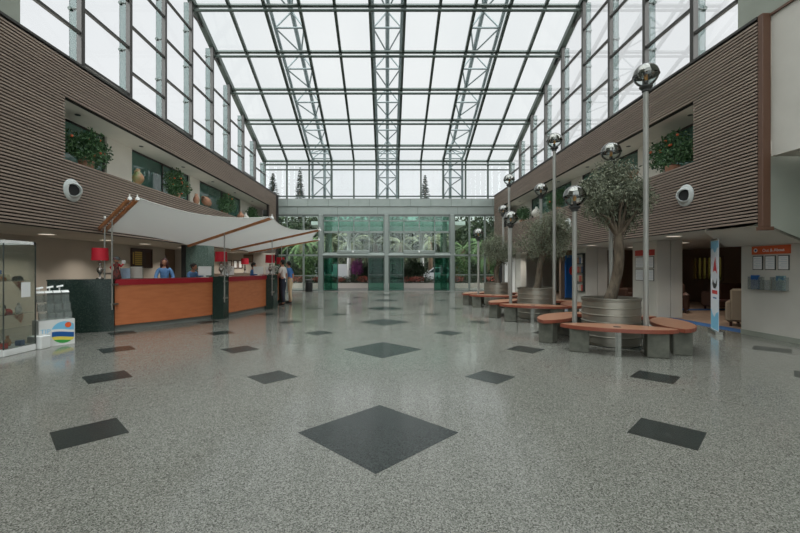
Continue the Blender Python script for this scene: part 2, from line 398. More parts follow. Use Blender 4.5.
# return of the band towards the entrance, dark timber clad
m = MB(); m.box(BL-.12, BL+.05, FAR-.5, FAR-.02, ZB0-.4, ZB1+.02)
struct('wall_return_left', m, M['slatback'])
m = MB(); m.box(BR-.05, BR+.35, 22.6, 23.3, 0, ZB0)
struct('wall_return_right', m, M['slatback'])
# brown corner post at the near end of the right band
m = MB(); m.box(BR-.03, BR+.12, 6.95, 7.05, 2.14, ZB1+.06, .01); m.box(BR-.05, BR+.15, 6.93, 7.05, 2.08, 2.14)
struct('trim_corner_post', m, M['brownpost'])
# near upper white wall on the right, its ledge, the overhang and the recess under it
m = MB(); m.box(BR+.12, BR+.3, NEAR, 6.95, 3.36, ZB1); m.box(BR+.3, 9.4, NEAR, 6.95, 3.36, 3.5)
struct('wall_right_upper_near', m, M['plaster'])
m = MB(); m.box(BR+.09, 7.6, NEAR, 6.95, ZB1, ZB1+.04)
struct('trim_ledge_near', m, M['brownpost'])
# shaped end wall: its lower edge follows the cove
cove = []
for i in range(13):
    t = i/12; X = BR+(7.69-BR)*t; z = ZB0-.04-.29*(.5-.5*math.cos(math.pi*min(1, t*1.1)))
    cove.append((X, z))
m = MB(); poly = [(X, 7.06, z) for X, z in cove]+[(9.4, 7.06, cove[-1][1]), (9.4, 7.06, 3.5), (BR+.13, 7.06, 3.5), (BR+.13, 7.06, 2.3)]
m.extr(poly, (0, .1, 0)); struct('wall_right_recess_end', m, M['greyplaster'])
m = MB(); G = []
for i, (X, z) in enumerate(cove):
    t = i/12; ye = 8.2+.65*t**.6
    G.append([(X, 7.06+(ye-7.06)*j/6, z) for j in range(7)])
m.grid(G); m.extr([(X, 8.2+.65*(i/12)**.6, z) for i, (X, z) in enumerate(cove)]+[(7.69, 8.85, ZB0+.05), (BR, 8.2, ZB0+.05)], (0, .03, 0))
struct('ceiling_cove_right', m, M['plaster'], True)
# lower right wall and piers
m = MB(); m.box(7.69, 7.85, NEAR, 7.16, 0, 3.36); m.box(7.69, 7.85, 7.16, 8.69, 0, 2.3); m.box(7.85, 8.2, 8.55, 8.69, 0, 2.3)
struct('wall_right_lower', m, M['plaster'])
m = MB(); m.box(7.675, 7.69, NEAR, 8.69, 0, .1); struct('baseboard_right', m, M['greyplaster'])
def pier(n, x0, x1, y0, y1):
    m = MB(); m.box(x0, x0+(x1-x0)*.52, y0, y1, 0, ZB0-.01); m.box(x0+(x1-x0)*.55, x1, y0+.0, y1, 0, ZB0-.01); m.box(x0+(x1-x0)*.5, x1-.05, y0+.03, y1-.03, 0, ZB0-.01)
    struct('wall_pier_%d' % n, m, M['plaster'])
pier(1, 7.70, 8.42, 11.42, 12.55); pier(2, 7.72, 8.55, 15.55, 16.35)
pier(3, 7.2, 7.5, 21.6, 22.5)
# ceiling of the lounge and reception, lounge shell
m = MB(); m.box(BR+.12, 13.2, 8.3, FAR, ZB0, ZB0+.12); m.box(7.72, 13.2, 7.16, 8.3, ZB0+.06, ZB0+.12); struct('ceiling_lounge', m, M['plaster'])
m = MB(); m.box(-9.7, BL-.12, NEAR, FAR, ZB0, ZB0+.12); struct('ceiling_reception', m, M['beige'])
m = MB(); m.box(7.72, 13.2, 7.16, FAR, -.05, .0); struct('floor_lounge', m, M['carpet'])
m = MB(); m.box(7.73, 8.15, 8.70, 11.40, 0, .006); m.box(7.73, 8.15, 12.57, 15.53, 0, .006); m.box(8.15, 12, 13.4, 13.9, 0, .006); tag(m.build('blue_carpet_runner', M['bluecarpet']), 'blue carpet edging strip on the lounge floor behind the hall edge', 'carpet')
m = MB(); m.box(7.86, 13.2, 7.06, 7.16, 0, ZB0+.1)
struct('wall_lounge_near', m, M['loungewall'])
m = MB()
wins = [(9.4, 10.6), (12.2, 13.4), (15.5, 17.0), (19.0, 20.5)]
ys = 7.16
for a, b in wins: m.box(13.0, 13.15, ys, a, 0, ZB0); m.box(13.0, 13.15, a, b, 0, .95); m.box(13.0, 13.15, a, b, 1.85, ZB0); ys = b
m.box(13.0, 13.15, ys, FAR, 0, ZB0)
struct('wall_lounge_back', m, M['darkwall'])
for i, (a, b) in enumerate(wins):
    m = MB()
    for q in range(7): yy = a+(b-a)*q/6; m.box(12.96, 13.02, yy-.04, yy+.04, .92, 1.88)
    m.box(12.96, 13.02, a, b, .9, .97); m.box(12.96, 13.02, a, b, 1.83, 1.9)
    r = struct('window_lounge_%d' % (i+1), m, M['darkwall']); p = MB(); p.box(13.05, 13.06, a, b, .95, 1.85); p.build('pane', M['amberglass'], r)
m = MB(); m.box(7.8, 13.2, 18.0, 18.15, 0, ZB0)
struct('wall_lounge_cross', m, M['darkwall'])
# round ceiling lamps; the reception and lounge-front rows are added as fill
M['lampdisc'] = mat('lamp_disc', (255, 240, 220), .5, emit=.8)
def ceiling_lamp(x, y, z, watts, label, r=.16):
    t = thing('ceiling_fill_light', (x, y, z), label, 'light', 'round ceiling lights under the galleries')
    m = MB(); m.lathe([(r+.02, 0), (r+.02, -.012), (r, -.012), (r, 0)], (x, y, z), 28); m.build('trim_ring', M['white'], t)
    m = MB(); m.lathe([(0, -.006), (r, -.006)], (x, y, z), 28); m.build('diffuser', M['lampdisc'], t)
    ld = bpy.data.lights.new('lamp', 'AREA'); ld.shape = 'DISK'; ld.size = r*2; ld.energy = watts; ld.color = (1, .95, .88); ld.spread = 2.05
    lo = bpy.data.objects.new('lamp', ld); C.objects.link(lo); lo.parent = t; lo.location = (0, 0, -.02)
W_ = ['first', 'second', 'third', 'fourth', 'fifth', 'sixth', 'seventh', 'eighth']
for i, y in enumerate((9.4, 11.4, 13.2, 15.6, 18.2, 20.8)): ceiling_lamp(-8.0, y, ZB0-.001, LAMP, '%s round ceiling light from the camera added as fill above the reception area' % W_[i])
for i, y in enumerate((9.9, 12.6, 15.2)): ceiling_lamp(9.3, y, ZB0-.001, LAMP*.6, '%s round ceiling light from the camera in the lounge' % W_[i])
for i, y in enumerate((10.0, 14.0, 18.0, 21.0)): ceiling_lamp(7.15, y, ZB0-.001, LAMP*.7, '%s round ceiling light from the camera added as fill along the lounge front' % W_[i])
# lower left wall (behind the reception)
m = MB(); m.box(-8.9, -9.05, NEAR, 16.0, 0, ZB0); m.box(-8.9, -9.3, 17.5, 23.4, 0, ZB0)
struct('wall_left_lower', m, M['beige'])
m = MB(); m.box(-8.9, -6.1, 21.5, 21.65, 0, ZB0); struct('wall_reception_end', m, M['beige'])
m = MB(); m.box(-9.3, -9.4, 15.9, 17.6, 0, ZB0)
struct('wall_left_recess', m, M['loungewall'])
# near side walls above the bands, back wall, near ceiling
ZN = zr(8.0)
m = MB(); m.extr([(-GX-.2, NEAR, ZB1), (-GX-.2, 8.17, ZB1), (-GX-.2, 8.17, zr(8.17)), (-GX-.2, NEAR, zr(NEAR))], (.2, 0, 0)); struct('wall_left_upper', m, M['greyplaster'])
m = MB(); m.extr([(GX, NEAR, ZB1), (GX, 8.56, ZB1), (GX, 8.56, zr(8.56)), (GX, NEAR, zr(NEAR))], (.2, 0, 0)); struct('wall_right_upper', m, M['greyplaster'])
m = MB(); m.box(-9.7, -GX, NEAR-.2, NEAR, 0, zr(NEAR)); m.box(GX, 9.7, NEAR-.2, NEAR, 0, zr(NEAR)); struct('wall_near', m, M['greyplaster'])
m = MB()  # unseen rear glazing, added to bring in fill from behind the camera
for i in range(12): x = -GX+2*GX*i/11; m.box(x-.05, x+.05, NEAR-.1, NEAR, 0, zr(NEAR))
for z in (.05, 2.4, 4.8, 7.2, 9.6, 12, 14.4, 16.8, 19.2): m.box(-GX, GX, NEAR-.1, NEAR, z-.04, z+.04)
w = struct('window_90', m, M['frame']); p = MB(); p.box(-GX, GX, NEAR-.06, NEAR-.05, 0, zr(NEAR)); p.build('pane', M['rearfill'], w)

# ------------------------------------------------------------------ glass roof
RX = [-GX+2*GX*k/11 for k in range(12)]
roof = bpy.data.objects.new('ceiling', None); C.objects.link(roof); roof['kind'] = 'structure'; roof.location = (0, FAR, 7.96)
ND = Vector((0, .405, 1)).normalized()
for k, x in enumerate(RX):
    e = k in (0, 11); m = MB(); m.bar((x, FAR, zr(FAR)), (x, NEAR, zr(NEAR)), .22 if e else .11, .22 if e else .14, ND)
    m.build('rafter', M['roofsteel'], roof)
for D in PUR+[6.1, 4.2, 2.3, .4, -1.5, -3.4]:
    m = MB(); m.bar((-GX, D, zr(D)), (GX, D, zr(D)), .11, .09, ND)
    a = Vector((-GX, D, zr(D)))-ND*.26; b = Vector((GX, D, zr(D)))-ND*.26
    m.tube([a, b], .058, 8)
    for x in RX[1:-1]: m.bar(Vector((x, D, zr(D)))-ND*.26, (x, D, zr(D)), .04, .04, (0, 1, 0))
    m.build('purlin', M['roofsteel'], roof)
m = MB(); o = ND*.03
m.add([Vector((-GX, FAR, zr(FAR)))+o, Vector((GX, FAR, zr(FAR)))+o, Vector((GX, NEAR, zr(NEAR)))+o, Vector((-GX, NEAR, zr(NEAR)))+o], [(0, 1, 2, 3)])
m.build('roof_glass', M['pane'], roof)  # unseen near stretch is glazed to admit more zenith light

# ------------------------------------------------------------------ side glazing, one window per bay
POST = [FAR-1.833*k for k in range(9)]
def side(sgn, name, start, n0):
    x = sgn*GX; ps = [start]+[p for p in sorted(POST) if p > start+.3]
    for i in range(len(ps)-1):
        a, b = ps[i], ps[i+1]; kb = round((FAR-b)/1.833); typ = 'A' if kb % 2 == 0 else 'B'
        m = MB()
        m.box(x-.06, x+.06, b-.06, b+.06, ZB1, zr(b))             # post at the far side of the bay
        z = 7.14 if typ == 'A' else 6.45
        while z < zr(a)-.1:
            yb = b if z < zr(b) else FAR-(z-7.96)/.405
            m.box(x-.035, x+.035, a, yb, z-.035, z+.035); z += 1.355
        m.box(x-.04, x+.04, a, b, ZB1+.02, ZB1+.12)
        w = struct('window_%d' % (n0+i), m, M['frame'])
        p = MB(); p.add([(x+sgn*.02, a, ZB1), (x+sgn*.02, b, ZB1), (x+sgn*.02, b, zr(b)), (x+sgn*.02, a, zr(a))], [(0, 1, 2, 3)]); p.build('pane', M['pane2'], w)
        p = MB(); p.box(x+sgn*.06, x+sgn*.28, b-.012, b+.012, ZB1, zr(b)-.1); p.build('glass_fin', M['fin'], w)
        q = MB(); zz = ZB1+.6
        while zz < zr(b)-.2:
            q.tube([(x+sgn*.02, b, zz), (x+sgn*.25, b, zz+.0)], .03, 6); q.tube([(x+sgn*.25, b-.05, zz), (x+sgn*.25, b+.05, zz)], .045, 8); zz += 1.355
        q.build('bracket', M['roofsteel'], w)
side(-1, 'left', 8.17, 1); side(1, 'right', 8.56, 20)

# ------------------------------------------------------------------ entrance end: beam, clerestory, doors
m = MB(); m.box(BL-.9, BR+1.0, FAR-.05, FAR+.4, 5.18, 5.66); m.box(BL-.9, BR+1.0, FAR-.0, FAR+.4, 4.69, 5.16)
bm = struct('wall_far_beam', m, M['beam'])
m = MB(); m.box(BL-.9, BR+1.0, FAR+.01, FAR+.3, 5.1, 5.2)
for i in range(12): x = -6.1+1.25*i; m.box(x-.008, x+.008, FAR-.054, FAR-.04, 5.2, 5.64)
for i in range(6): x = -5.5+2.45*i; m.box(x-.008, x+.008, FAR-.004, FAR+.01, 4.7, 5.14)
m.build('panel_joint', M['joint'], bm)
for k in range(11):
    a, b = RX[k], RX[k+1]; m = MB()
    m.box(a-.045, a+.045, FAR-.08, FAR+.04, 5.66, 7.96)
    if k == 10: m.box(b-.045, b+.045, FAR-.08, FAR+.04, 5.66, 7.96)
    for z in (5.80, 7.42, 7.92): m.box(a, b, FAR-.05, FAR+.03, z-.035, z+.035)
    w = struct('window_%d' % (40+k), m, M['roofsteel'])
    p = MB(); p.box(a+.04, b-.04, FAR, FAR+.01, 5.68, 7.93); p.build('pane', M['pane2'], w)
def X(px, D): return (px-387.4)*D/400
cols = [X(321, FAR), X(386.5, FAR), X(452, FAR)]
for i, x in enumerate(cols):
    m = MB(); m.box(x-.13, x+.13, FAR-.12, FAR+.18, 0, 4.69, .02); m.box(x-.17, x+.17, FAR-.16, FAR+.2, 0, .06)
    struct('wall_column_%d' % (i+1), m, M['alu'])
m = MB(); m.box(BL-.9, BR+1.0, FAR+.02, FAR+.14, 4.6, 4.69)
struct('trim_head_far', m, M['joint'])
# rounded transom over the doors
m = MB()
for a, b in ((cols[0], cols[1]), (cols[1], cols[2])): m.tube([(a, FAR, 2.2), (b, FAR, 2.2)], .125, 16)
m.tube([(cols[2], FAR, 2.2), (cols[2]+.2, FAR, 2.2)], .125, 16)
struct('trim_door_transom', m, M['alu'])
n = 60
def far_window(a, b, z0, z1, cl, bars=(), hb=()):
    global n
    m = MB(); t = .028
    for x in (a+t, b-t)+tuple(bars): m.box(x-t, x+t, FAR+.0, FAR+.08, z0, z1)
    for z in (z0+t, z1-t)+tuple(hb): m.box(a, b, FAR+.0, FAR+.08, z-t, z+t)
    w = struct('window_%d' % n, m, M['alu']); n += 1
    p = MB(); p.box(a, b, FAR+.04, FAR+.05, z0, z1); p.build('pane', cl, w); return w
for a, b in ((cols[0]+.13, cols[1]-.13), (cols[1]+.13, cols[2]-.13)):
    q = (b-a)/4; far_window(a, b, 2.32, 3.62, M['paneclear'], (a+q, a+2*q, a+3*q)); far_window(a, b, 3.62, 4.62, M['teal'], (a+q, a+2*q, a+3*q), (4.3,))
lx0, lx1 = -9.3, cols[0]-.13
far_window(X(303.5, FAR), lx1, 0.02, 2.2, M['paneclear'], (), (.95,)); far_window(X(287, FAR), X(303.5, FAR), 0.02, 2.2, M['paneclear'], (), (.95,)); far_window(X(270, FAR), X(287, FAR), 0.02, 2.2, M['paneclear'], (), (.95,)); far_window(-9.3, X(270, FAR), 0.02, 2.2, M['paneclear'], (), (.95,))
far_window(X(303.5, FAR), lx1, 2.2, 4.62, M['paneclear']); far_window(X(270, FAR), X(303.5, FAR), 2.2, 4.62, M['paneclear'], (X(287, FAR),))
rx0 = cols[2]+.13
for z0, z1, hb in ((.02, 2.2, (1.0,)), (2.2, 4.62, ())):
    far_window(rx0, X(469.5, FAR), z0, z1, M['paneclear'], (), hb); far_window(X(469.5, FAR), X(485, FAR), z0, z1, M['paneclear'], (), hb); far_window(X(485, FAR), X(506, FAR), z0, z1, M['paneclear'], (), hb)
m = MB(); m.box(X(506, FAR), 13.2, FAR, FAR+.15, 0, 4.69); struct('wall_far_right', m, M['plaster'])
# sliding doors
for i, (x0, o0, o1, x1) in enumerate(((X(323, FAR), X(338, FAR), X(368, FAR), X(384, FAR)), (X(389, FAR), X(404, FAR), X(434, FAR), X(450, FAR)))):
    m = MB(); m.box(o0-.05, o1+.05, FAR-.12, FAR-.02, 2.28, 2.5, .02); m.box(x0, x1, FAR+.02, FAR+.1, 2.04, 2.08)
    d = struct('door_%d' % (i+1), m, M['alu'])
    for a, b in ((x0, o0), (o1, x1)):
        p = MB(); p.box(a, b, FAR+.05, FAR+.065, .04, 2.04); g = p.build('door_panel', M['tealdoor'], d)
        p = MB()
        for x in (a+.02, b-.02): p.box(x-.022, x+.022, FAR+.03, FAR+.085, .02, 2.06)
        for z in (.04, 1.0): p.box(a, b, FAR+.035, FAR+.08, z-.02, z+.02)
        p.build('door_frame', M['roofsteel'], d)
    p = MB(); p.box((o0+o1)/2-.05, (o0+o1)/2+.05, FAR-.2, FAR-.12, 2.36, 2.46, .02); p.build('sensor', M['white'], d)
# teal side screens of the porch
for i, x in enumerate((X(325, FAR), X(447, FAR))):
    m = MB(); m.box(x-.02, x+.02, FAR+.2, FAR+2.6, 0, 4.6); struct('window_%d' % (80+i), m, M['teal'])
m = MB(); m.box(X(323, FAR), X(450, FAR), FAR+2.6, FAR+2.7, 4.2, 4.6)
for x in (X(325, FAR), X(386, FAR), X(447, FAR)): m.box(x-.05, x+.05, FAR+2.55, FAR+2.7, 0, 4.3)
struct('trim_porch', m, M['teal'])

# ------------------------------------------------------------------ trusses over the glass
def truss(xc, label):
    t = thing('roof_truss', (xc, FAR+.9, 4.9), label, 'truss', 'white lattice trusses outside the glass roof')
    def path(off):
        P = []; D = 5.2
        while D < FAR+.3: P.append(Vector((0, D, zr(D)))+ND*off); D += 1.9
        corner = Vector((0, FAR+.25+off, zr(FAR)+off*.9)); P.append(corner)
        z = corner.z-1.2
        while z > 4.9: P.append(Vector((0, FAR+.25+off, z))); z -= 1.2
        P.append(Vector((0, FAR+.25+off, 4.9))); return P
    A = path(.35); B = path(1.35); n_ = min(len(A), len(B)); A = A[:n_]; B = B[:n_]
    A[-1].z = B[-1].z = 4.9; h = .60
    for sx, P, r in ((-h, A, .075), (h, A, .075), (0, B, .095)):
        m = MB(); m.tube([p+Vector((xc+sx, 0, 0)) for p in P], r, 8); m.build('chord', M['truss'], t, True)
    m = MB()
    for i in range(n_):
        a = A[i]+Vector((xc-h, 0, 0)); b = A[i]+Vector((xc+h, 0, 0)); c = B[i]+Vector((xc, 0, 0))
        for p, q in ((a, b), (a, c), (b, c)): m.tube([p, q], .04, 6, False)
        if i+1 < n_:
            c2 = B[i+1]+Vector((xc, 0, 0)); a2 = A[i+1]+Vector((xc-h, 0, 0)); b2 = A[i+1]+Vector((xc+h, 0, 0))
            m.tube([a, c2], .035, 6, False); m.tube([b, c2], .035, 6, False)
    m.build('lattice', M['truss'], t, True)
truss((RX[2]+RX[3])/2, 'white steel lattice truss above the glass roof on the left')
truss((RX[5]+RX[6])/2, 'white steel lattice truss above the middle of the glass roof')
truss((RX[8]+RX[9])/2, 'white steel lattice truss above the glass roof on the right')

# ------------------------------------------------------------------ round air nozzles on the slatted fronts
def nozzle(x, sgn, y, z, label):
    t = thing('air_nozzle', (x, y, z), label, 'vent', 'round air nozzles on the slatted walls')
    ax = (sgn, 0, 0)
    m = MB(); m.lathe([(.15, 0), (.235, 0), (.24, .015), (.225, .03), (.165, .05), (.15, .05)], (x, y, z), 32, ax); m.build('flange', M['nozzle'], t, 'auto')
    ax = (sgn*.80, -.60, -.02)
    m = MB(); m.lathe([(.165, -.03), (.175, .04), (.165, .09), (.135, .13), (.125, .13), (.12, .05), (.10, .0), (0, .0)], (x, y, z), 32, ax); m.build('nozzle', M['nozzle'], t, 'auto')
    m = MB(); m.lathe([(0, .055), (.122, .055), (.122, .05)], (x, y, z), 24, ax); m.build('throat', M['black'], t)
nozzle(BL+.035, 1, 8.45, 3.06, 'round white air nozzle on the left slatted wall')
nozzle(BR-.035, -1, 8.73, 3.0, 'round white air nozzle nearest the camera on the right slatted wall')
nozzle(BR-.035, -1, 14.4, 2.98, 'farther round air nozzle on the right wall, behind the globe lamp poles')

# ------------------------------------------------------------------ foliage
def leaves(mb, blobs, n_, ln, wd, seed, droop=0, shell=.55):
    rnd = random.Random(seed)
    tot = sum(b[3]*b[4]*b[5] for b in blobs)
    for (cx, cy, cz, rx, ry, rz) in blobs:
        for _ in range(int(n_*rx*ry*rz/tot)):
            while True:
                d = Vector((rnd.gauss(0, 1), rnd.gauss(0, 1), rnd.gauss(0, 1)))
                if d.length > .01: break
            d.normalize(); r = shell+(1.04-shell)*rnd.random()**.7
            p = Vector((cx+d.x*rx*r, cy+d.y*ry*r, cz+d.z*rz*r))
            a = (d*.7+Vector((rnd.uniform(-1, 1), rnd.uniform(-1, 1), rnd.uniform(-1, 1)-droop))).normalized()
            s = a.cross(Vector((rnd.uniform(-1, 1), rnd.uniform(-1, 1), rnd.uniform(-1, 1)))).normalized()
            L = ln*rnd.uniform(.7, 1.25); w = wd*rnd.uniform(.7, 1.2)
            nn = a.cross(s)*w*.35
            mb.add([p, p+a*L*.5+s*w/2+nn, p+a*L, p+a*L*.5-s*w/2+nn], [(0, 1, 2), (0, 2, 3)])
    return mb
def blobset(c, R, k, seed, br=.42):
    rnd = random.Random(seed); out = []
    for i in range(k):
        while True:
            d = Vector((rnd.uniform(-1, 1), rnd.uniform(-1, 1), rnd.uniform(-1, 1)))
            if .2 < d.length < 1: break
        q = br*rnd.uniform(.7, 1.2)
        out.append((c[0]+d.x*R[0]*(1-br*.8), c[1]+d.y*R[1]*(1-br*.8), c[2]+d.z*R[2]*(1-br*.8), R[0]*q, R[1]*q, R[2]*q))
    return out

# ------------------------------------------------------------------ planters, benches, lamps, olive trees
GRP = [(4.20, 7.53, 'nearest'), (4.21, 11.36, 'middle'), (4.19, 15.23, 'farthest')]
def lens(cx, cy, nx, ny, hl, hw, cd, k=20, tip=.05):
    tx, ty = -ny, nx; P = []
    pr = []
    for i in range(k+1):
        s = -1+2*i/k; pr.append((s*hl, hw*(1-s*s)**.85+tip*(1-abs(s)**8)**.5))
    P = [(u, v) for u, v in pr]+[(u, -v) for u, v in reversed(pr)]
    out = []
    for u, v in P:
        q = (cx+nx*(cd+v)+tx*u, cy+ny*(cd+v)+ty*u)
        if not out or (abs(q[0]-out[-1][0])+abs(q[1]-out[-1][1])) > 1e-3: out.append(q)
    if abs(out[0][0]-out[-1][0])+abs(out[0][1]-out[-1][1]) < 1e-3: out.pop()
    return out
ORD = {0: 'front-left', 1: 'right-hand near', 2: 'rear right', 3: 'rear left'}
for gi, (gx, gy, gn) in enumerate(GRP):
    # planter
    t = thing('steel_planter', (gx, gy, 0), 'large round ribbed steel planter holding the %s olive tree' % gn, 'planter', 'round steel planters')
    R = .49; prof = [(0, .01), (R-.03, .01), (R-.03, .05), (R, .06)]
    z = .06
    for k in range(6):
        z1 = z+.10; prof += [(R, z1), (R+.012, z1+.008), (R+.012, z1+.022), (R, z1+.03)]; z = z1+.03
    prof += [(R, .845), (R+.02, .85), (R+.02, .87), (R-.02, .87), (R-.02, .78)]
    m = MB(); m.lathe(prof, (gx, gy, 0), 56); m.build('drum', M['planter'], t, 'auto')
    m = MB(); m.lathe([(R-.02, .79), (.3, .81), (0, .82)], (gx, gy, 0), 40); m.build('soil', M['soil'], t, True)
    # four lens-shaped benches
    for bi, ang in enumerate((-114, -24, 64, 141)):
        a = math.radians(ang); nx, ny = math.cos(a), math.sin(a)
        bz = .425-.005*(bi % 2)
        b = thing('lens_bench', (gx+nx*1.07, gy+ny*1.07, 0), '%s lens-shaped wooden bench on concrete blocks beside the %s olive planter' % (ORD[bi], gn), 'bench', 'wooden benches around the olive planters')
        ol = lens(gx, gy, nx, ny, .86, .265, .96)
        inn = lens(gx, gy, nx, ny, .845, .253, .96)
        m = MB(); m.prism(inn, bz, bz+.028); m.build('seat', M['bench'], b)
        m = MB(); m.prism(ol, bz-.035, bz+.022); m.build('edge_band', M['benchedge'], b)
        for s in (-1, 1):
            m = MB(); px, py = gx+nx*.97-ny*s*.56, gy+ny*.97+nx*s*.56
            m.box(-.13, .13, -.15, .15, 0, bz-.036, .012); m.tf(Matrix.Translation((px, py, 0)) @ Matrix.Rotation(a, 4, 'Z')); m.build('concrete_leg', M['concrete'], b)
        m = MB(); m.box(-.04, .04, -.010, .010, 0, bz-.036); m.box(-.012, .012, -.04, .04, 0, bz-.036); m.tf(Matrix.Translation((gx+nx*1.22, gy+ny*1.22, 0)) @ Matrix.Rotation(a+math.pi/2, 4, 'Z')); m.build('steel_post', M['steel'], b)
        if bi == 0:
            m = MB(); m.lathe([(0, bz+.034), (.055, bz+.034), (.06, bz+.028)], (gx+nx*1.06, gy+ny*1.06, 0), 20, sx=1, sy=1); m.build('cap', M['black'], b)
    # globe lamps
    for li, (ang, r, H, hn) in enumerate(((-75, .80, (4.68, 4.80, 4.62)[gi], 'tallest'), (60, .89, (3.83, 3.80, 3.75)[gi], 'middle-height'), (-165, .80, (2.74, 2.82, 2.72)[gi], 'shortest'))):
        a = math.radians(ang); x, y = gx+math.cos(a)*r, gy+math.sin(a)*r
        if li == 1 and gi == 0: x, y = 4.64, 8.3
        if li == 0 and gi == 0: x -= .04
        l = thing('globe_lamp', (x, y, 0), '%s of the three steel globe lamps around the %s olive planter' % (hn, gn), 'lamp', 'steel globe lamps')
        m = MB(); m.tube([(x, y, .02), (x, y, H-.27)], .042, 20); m.build('pole', M['polesteel'], l, 'auto')
        m = MB(); m.lathe([(0, .03), (.07, .03), (.085, .015), (.085, 0)], (x, y, 0), 20); m.build('foot', M['steel'], l, 'auto')
        m = MB(); m.lathe([(.042, H-.29), (.062, H-.28), (.062, H-.25), (.10, H-.215), (.10, H-.19), (.03, H-.185), (.03, H-.10), (0, H-.10)], (x, y, 0), 20); m.build('collar', M['darkgrey'], l, 'auto')
        m = MB(); m.ell((x, y, H), .190, 28, 10, -66, 2); m.build('glass_globe', M['bulbglass'], l, True)
        m = MB(); m.ell((x, y, H), (.195, .195, .190), 28, 8, 0, 90); m.lathe([(.195, H), (.203, H-.004), (.203, H-.014), (.193, H-.012), (.193, H), (.17, H+.08), (.1, H+.15), (0, H+.165)], (x, y, 0), 28); m.build('mirror_dome', M['chrome'], l, 'auto')
        m = MB(); m.lathe([(0, H-.10), (.022, H-.09), (.03, H-.04), (.026, H+.01), (0, H+.025)], (x, y, 0), 12); m.build('bulb', M['amber'], l, True)
    # olive tree
    lab = 'olive tree with a leaning trunk growing in the %s steel planter' % gn
    T = [dict(top=(.20, -.1, 2.15), c=(.04, 0, 2.64), R=(.76, .76, .76), n=11000),
         dict(top=(.28, 0, 1.85), c=(.22, 0, 2.36), R=(.95, .8, .90), n=8500),
         dict(top=(.05, 0, 1.75), c=(0, 0, 2.06), R=(.76, .7, .68), n=7000)][gi]
    o = thing('olive_tree', (gx, gy, .81), lab, 'tree', 'olive trees in planters')
    rnd = random.Random(40+gi); tp = Vector((gx, gy, 0))
    a0 = tp+Vector((.0, 0, .78)); a3 = tp+Vector(T['top'])
    pts = []
    for i in range(9):
        s = i/8; p = a0.lerp(a3, s); p.x += .06*math.sin(s*5+gi)-.02; p.y += .04*math.sin(s*7); pts.append(p)
    m = MB(); m.tube(pts, [.125, .10, .09, .088, .086, .084, .082, .08, .06], 14)
    c = tp+Vector(T['c']); bl = blobset(c, T['R'], 40, 90+gi, .30)
    for i in range(0, 40, 2):
        q = Vector(bl[i][:3]); mid = pts[-2].lerp(q, .5)+Vector((rnd.uniform(-.08, .08), rnd.uniform(-.08, .08), rnd.uniform(-.05, .1)))
        m.tube([pts[-2], mid, q], [.04, .022, .008], 6, False)
    m.build('trunk', M['bark'], o, True)
    m = MB(); leaves(m, bl, T['n'], .070, .026, 7+gi, .5, .1); m.build('foliage', M['olive'], o)

# ------------------------------------------------------------------ reception counters and granite piers
def pierblock(poly, label, z=1.17):
    t = thing('granite_block', (sum(p[0] for p in poly)/4, sum(p[1] for p in poly)/4, 0), label, 'pier', 'dark green granite blocks of the reception desk')
    cx = sum(p[0] for p in poly)/4; cy = sum(p[1] for p in poly)/4
    m = MB(); m.prism(poly, .0, z-.03); m.build('body', M['granite'], t)
    m = MB(); m.prism([(cx+(x-cx)*1.02, cy+(y-cy)*1.02) for x, y in poly], z-.03, z); m.build('cap', M['granite'], t)
    return t
pierblock([(-7.20, 8.46), (-6.15, 9.0), (-6.40, 9.48), (-7.45, 8.94)], 'long dark green granite block at the near end of the reception desk', 1.17)
pierblock([(-4.86, 11.12), (-4.56, 11.12), (-4.56, 11.50), (-4.86, 11.50)], 'dark green granite block between the two front counter sections', 1.18)
pierblock([(-4.25, 13.85), (-3.95, 13.85), (-3.95, 14.4), (-4.25, 14.4)], 'dark green granite block at the far end of the second counter section', 1.18)
pierblock([(-4.60, 16.5), (-4.32, 16.5), (-4.32, 16.9), (-4.60, 16.9)], 'narrow dark granite block at the far end of the desk behind the standing guests', 1.16)
def counter(a, b, bulge, label, ztop=1.16):
    a = Vector((*a, 0)); b = Vector((*b, 0)); d = (b-a); nrm = Vector((d.y, -d.x, 0)).normalized()
    def line(off, k=12):
        return [(a+d*(i/k)+nrm*(bulge*(1-(2*i/k-1)**2)+off)) for i in range(k+1)]
    def slab(o0, o1, z0, z1):
        A = line(o0); B = line(o1); m = MB(); m.prism([(p.x, p.y) for p in A]+[(p.x, p.y) for p in reversed(B)], z0, z1); return m
    t = thing('counter_section', a.lerp(b, .5), label, 'counter', 'wood-fronted reception counter sections')
    slab(-.62, .03, 1.03, ztop).build('red_top', M['redwood'], t)
    slab(-.06, 0, .12, 1.03).build('front_panel', M['orangewood'], t)
    slab(-.45, -.07, .0, .12).build('plinth', M['kick'], t)
    m = slab(-.58, -.52, .12, 1.03); m.build('back_panel', M['plaster'], t)
    slab(-1.0, -.59, .68, .72).build('desk_shelf', M['orangewood'], t)
    return t
counter((-6.165, 9.05), (-4.87, 11.15), .10, 'long orange wood counter section with red top nearest the camera')
counter((-4.62, 11.52), (-4.20, 13.83), .03, 'second orange wood counter section with red top, between two granite blocks')
counter((-4.12, 14.42), (-4.47, 16.48), 0, 'far counter section with red top, beside the standing guests')

